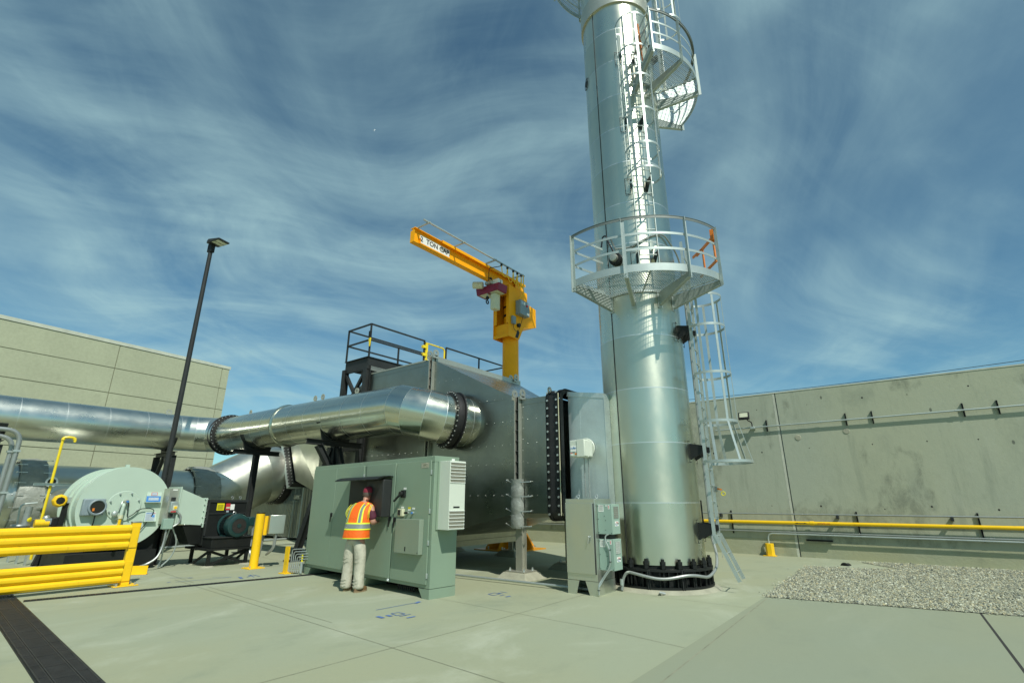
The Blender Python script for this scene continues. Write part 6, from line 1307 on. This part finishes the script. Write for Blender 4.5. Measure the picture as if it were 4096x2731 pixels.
    def band(z0, z1, e, mat, name):
        r = []
        for z in (z0, (z0+z1)/2, z1): rx, ry, cy = pr(z); r.append(ell(0, cy, z, rx+e, ry+e))
        o = MB().loft(r, caps=False).build(name, mat, v, Vector((0, 0, 0)), sharp=70); o.location = (0, 0, 0)
    band(1.035, 1.16, .004, 'lime', 'trim_band'); band(1.06, 1.135, .007, 'reflect', 'reflective_band'); band(.885, .900, .004, 'lime', 'hem')
    def vstripe(xc, e, wd, mat, name, front):
        rows = []
        for i in range(12):
            z = 1.16+(1.50-1.16)*i/11; rx, ry, cy = pr(z); row = []
            xx = xc*(1-.12*(i/11))
            for dx in (-wd/2, wd/2):
                u = min(.985, abs(xx+dx)/(rx+e)); yy = (ry+e)*(1-u**2.4)**(1/2.4); row.append(Vector((xx+dx, cy+(yy if front else -yy), z)))
            rows.append(row)
        o = MB().loft(rows, closed=False, caps=False).build(name, mat, v, Vector((0, 0, 0)), sharp=70); o.location = (0, 0, 0)
    for xs in (-.145, .145):
        for fr in (False, True): vstripe(xs, .005, .085, 'lime', 'trim_band', fr); vstripe(xs, .008, .045, 'reflect', 'reflective_band', fr)
    for s in (-1, 1):
        o = MB().tube([(s*(.232+.028*math.sin(math.pi*k/12)), .02+.09*math.cos(2*math.pi*k/24+1.57), 1.20+.27*k/12) for k in range(13)], .005, 6).tube([(s*(.232+.028*math.sin(math.pi*k/12)), -.03-.07*math.sin(math.pi*k/12), 1.20+.27*k/12) for k in range(13)], .005, 6).build('armhole_trim', 'lime', v, Vector((0, 0, 0))); o.location = (0, 0, 0)
    # cap, hair, glasses, shoes
    c = MB(); hc = Vector((.016, .092, 1.705)); c.loft([[hc+Vector((math.cos(a)*rr, math.sin(a)*rr*1.14, z)) for a in [2*math.pi*k/28 for k in range(28)]] for rr, z in ((.092, -.012), (.095, .015), (.090, .05), (.072, .082), (.04, .098), (.01, .102))])
    rows = []
    for i in range(9): a = R(20+140*i/8); p = hc+Vector((math.cos(a)*.094, math.sin(a)*.105, -.006)); q = hc+Vector((math.cos(a)*.085, .105+math.sin(a)*.085, -.035)); rows.append([p, q, q+Z_*.008, p+Z_*.008])
    c.loft(rows); c.build('cap', 'cap', body, Vector((0, 0, 0)), sharp=50).location = (0, 0, 0)
    c = MB(); c.loft([[hc+Vector((math.cos(a)*rr, math.sin(a)*rr*1.12-.004, z)) for a in [R(150+240*k/24) for k in range(25)]] for rr, z in ((.070, -.085), (.083, -.055), (.088, -.02), (.088, .01))], closed=False, caps=False); c.build('hair', 'hair', body, Vector((0, 0, 0)), sharp=60).location = (0, 0, 0)
    c = MB(); c.tube([hc+Vector((.088, -.01, -.05)), hc+Vector((.086, .06, -.05)), hc+Vector((.06, .108, -.052)), hc+Vector((.0, .114, -.052)), hc+Vector((-.06, .108, -.052)), hc+Vector((-.086, .06, -.05)), hc+Vector((-.088, -.01, -.05))], .004, 5); c.build('glasses', 'black', body, Vector((0, 0, 0))).location = (0, 0, 0)
    for s in (-1, 1):
        x = s*.14; oy = -.02 if s > 0 else .03
        def foot(z, k, l): return [Vector((x+s*.02*((math.sin(a)+1)/2)+math.cos(a)*.050*k, oy+.075+math.sin(a)*.155*l, z)) for a in [2*math.pi*i/24 for i in range(24)]]
        sh = MB(); rings = [foot(.022, 1, 1), foot(.05, .98, .98), foot(.075, .86, .86)]; r3 = [Vector((p.x*.55+(x)*.45, (p.y-oy)*.55+oy-.01, .105)) for p in rings[2]]; rings.append(r3); sh.loft(rings); o = sh.build('shoe', 'shoe', body, Vector((0, 0, 0)), sharp=60); o.location = (0, 0, 0)
        so_ = MB(); so_.loft([foot(.0, 1.02, 1.01), foot(.024, 1.06, 1.03)]); so_.build('sole', 'sole', o, Vector((0, 0, 0)), sharp=40).location = (0, 0, 0)
    # lean the upper body forward over the panel
    for o in [body]+list(body.children_recursive):
        if o.name.startswith(('trousers', 'trouser', 'shoe', 'sole', 'pocket')): continue
        for v_ in o.data.vertices:
            if v_.co.z > .98: v_.co.y += .17*(v_.co.z-.98)
man()
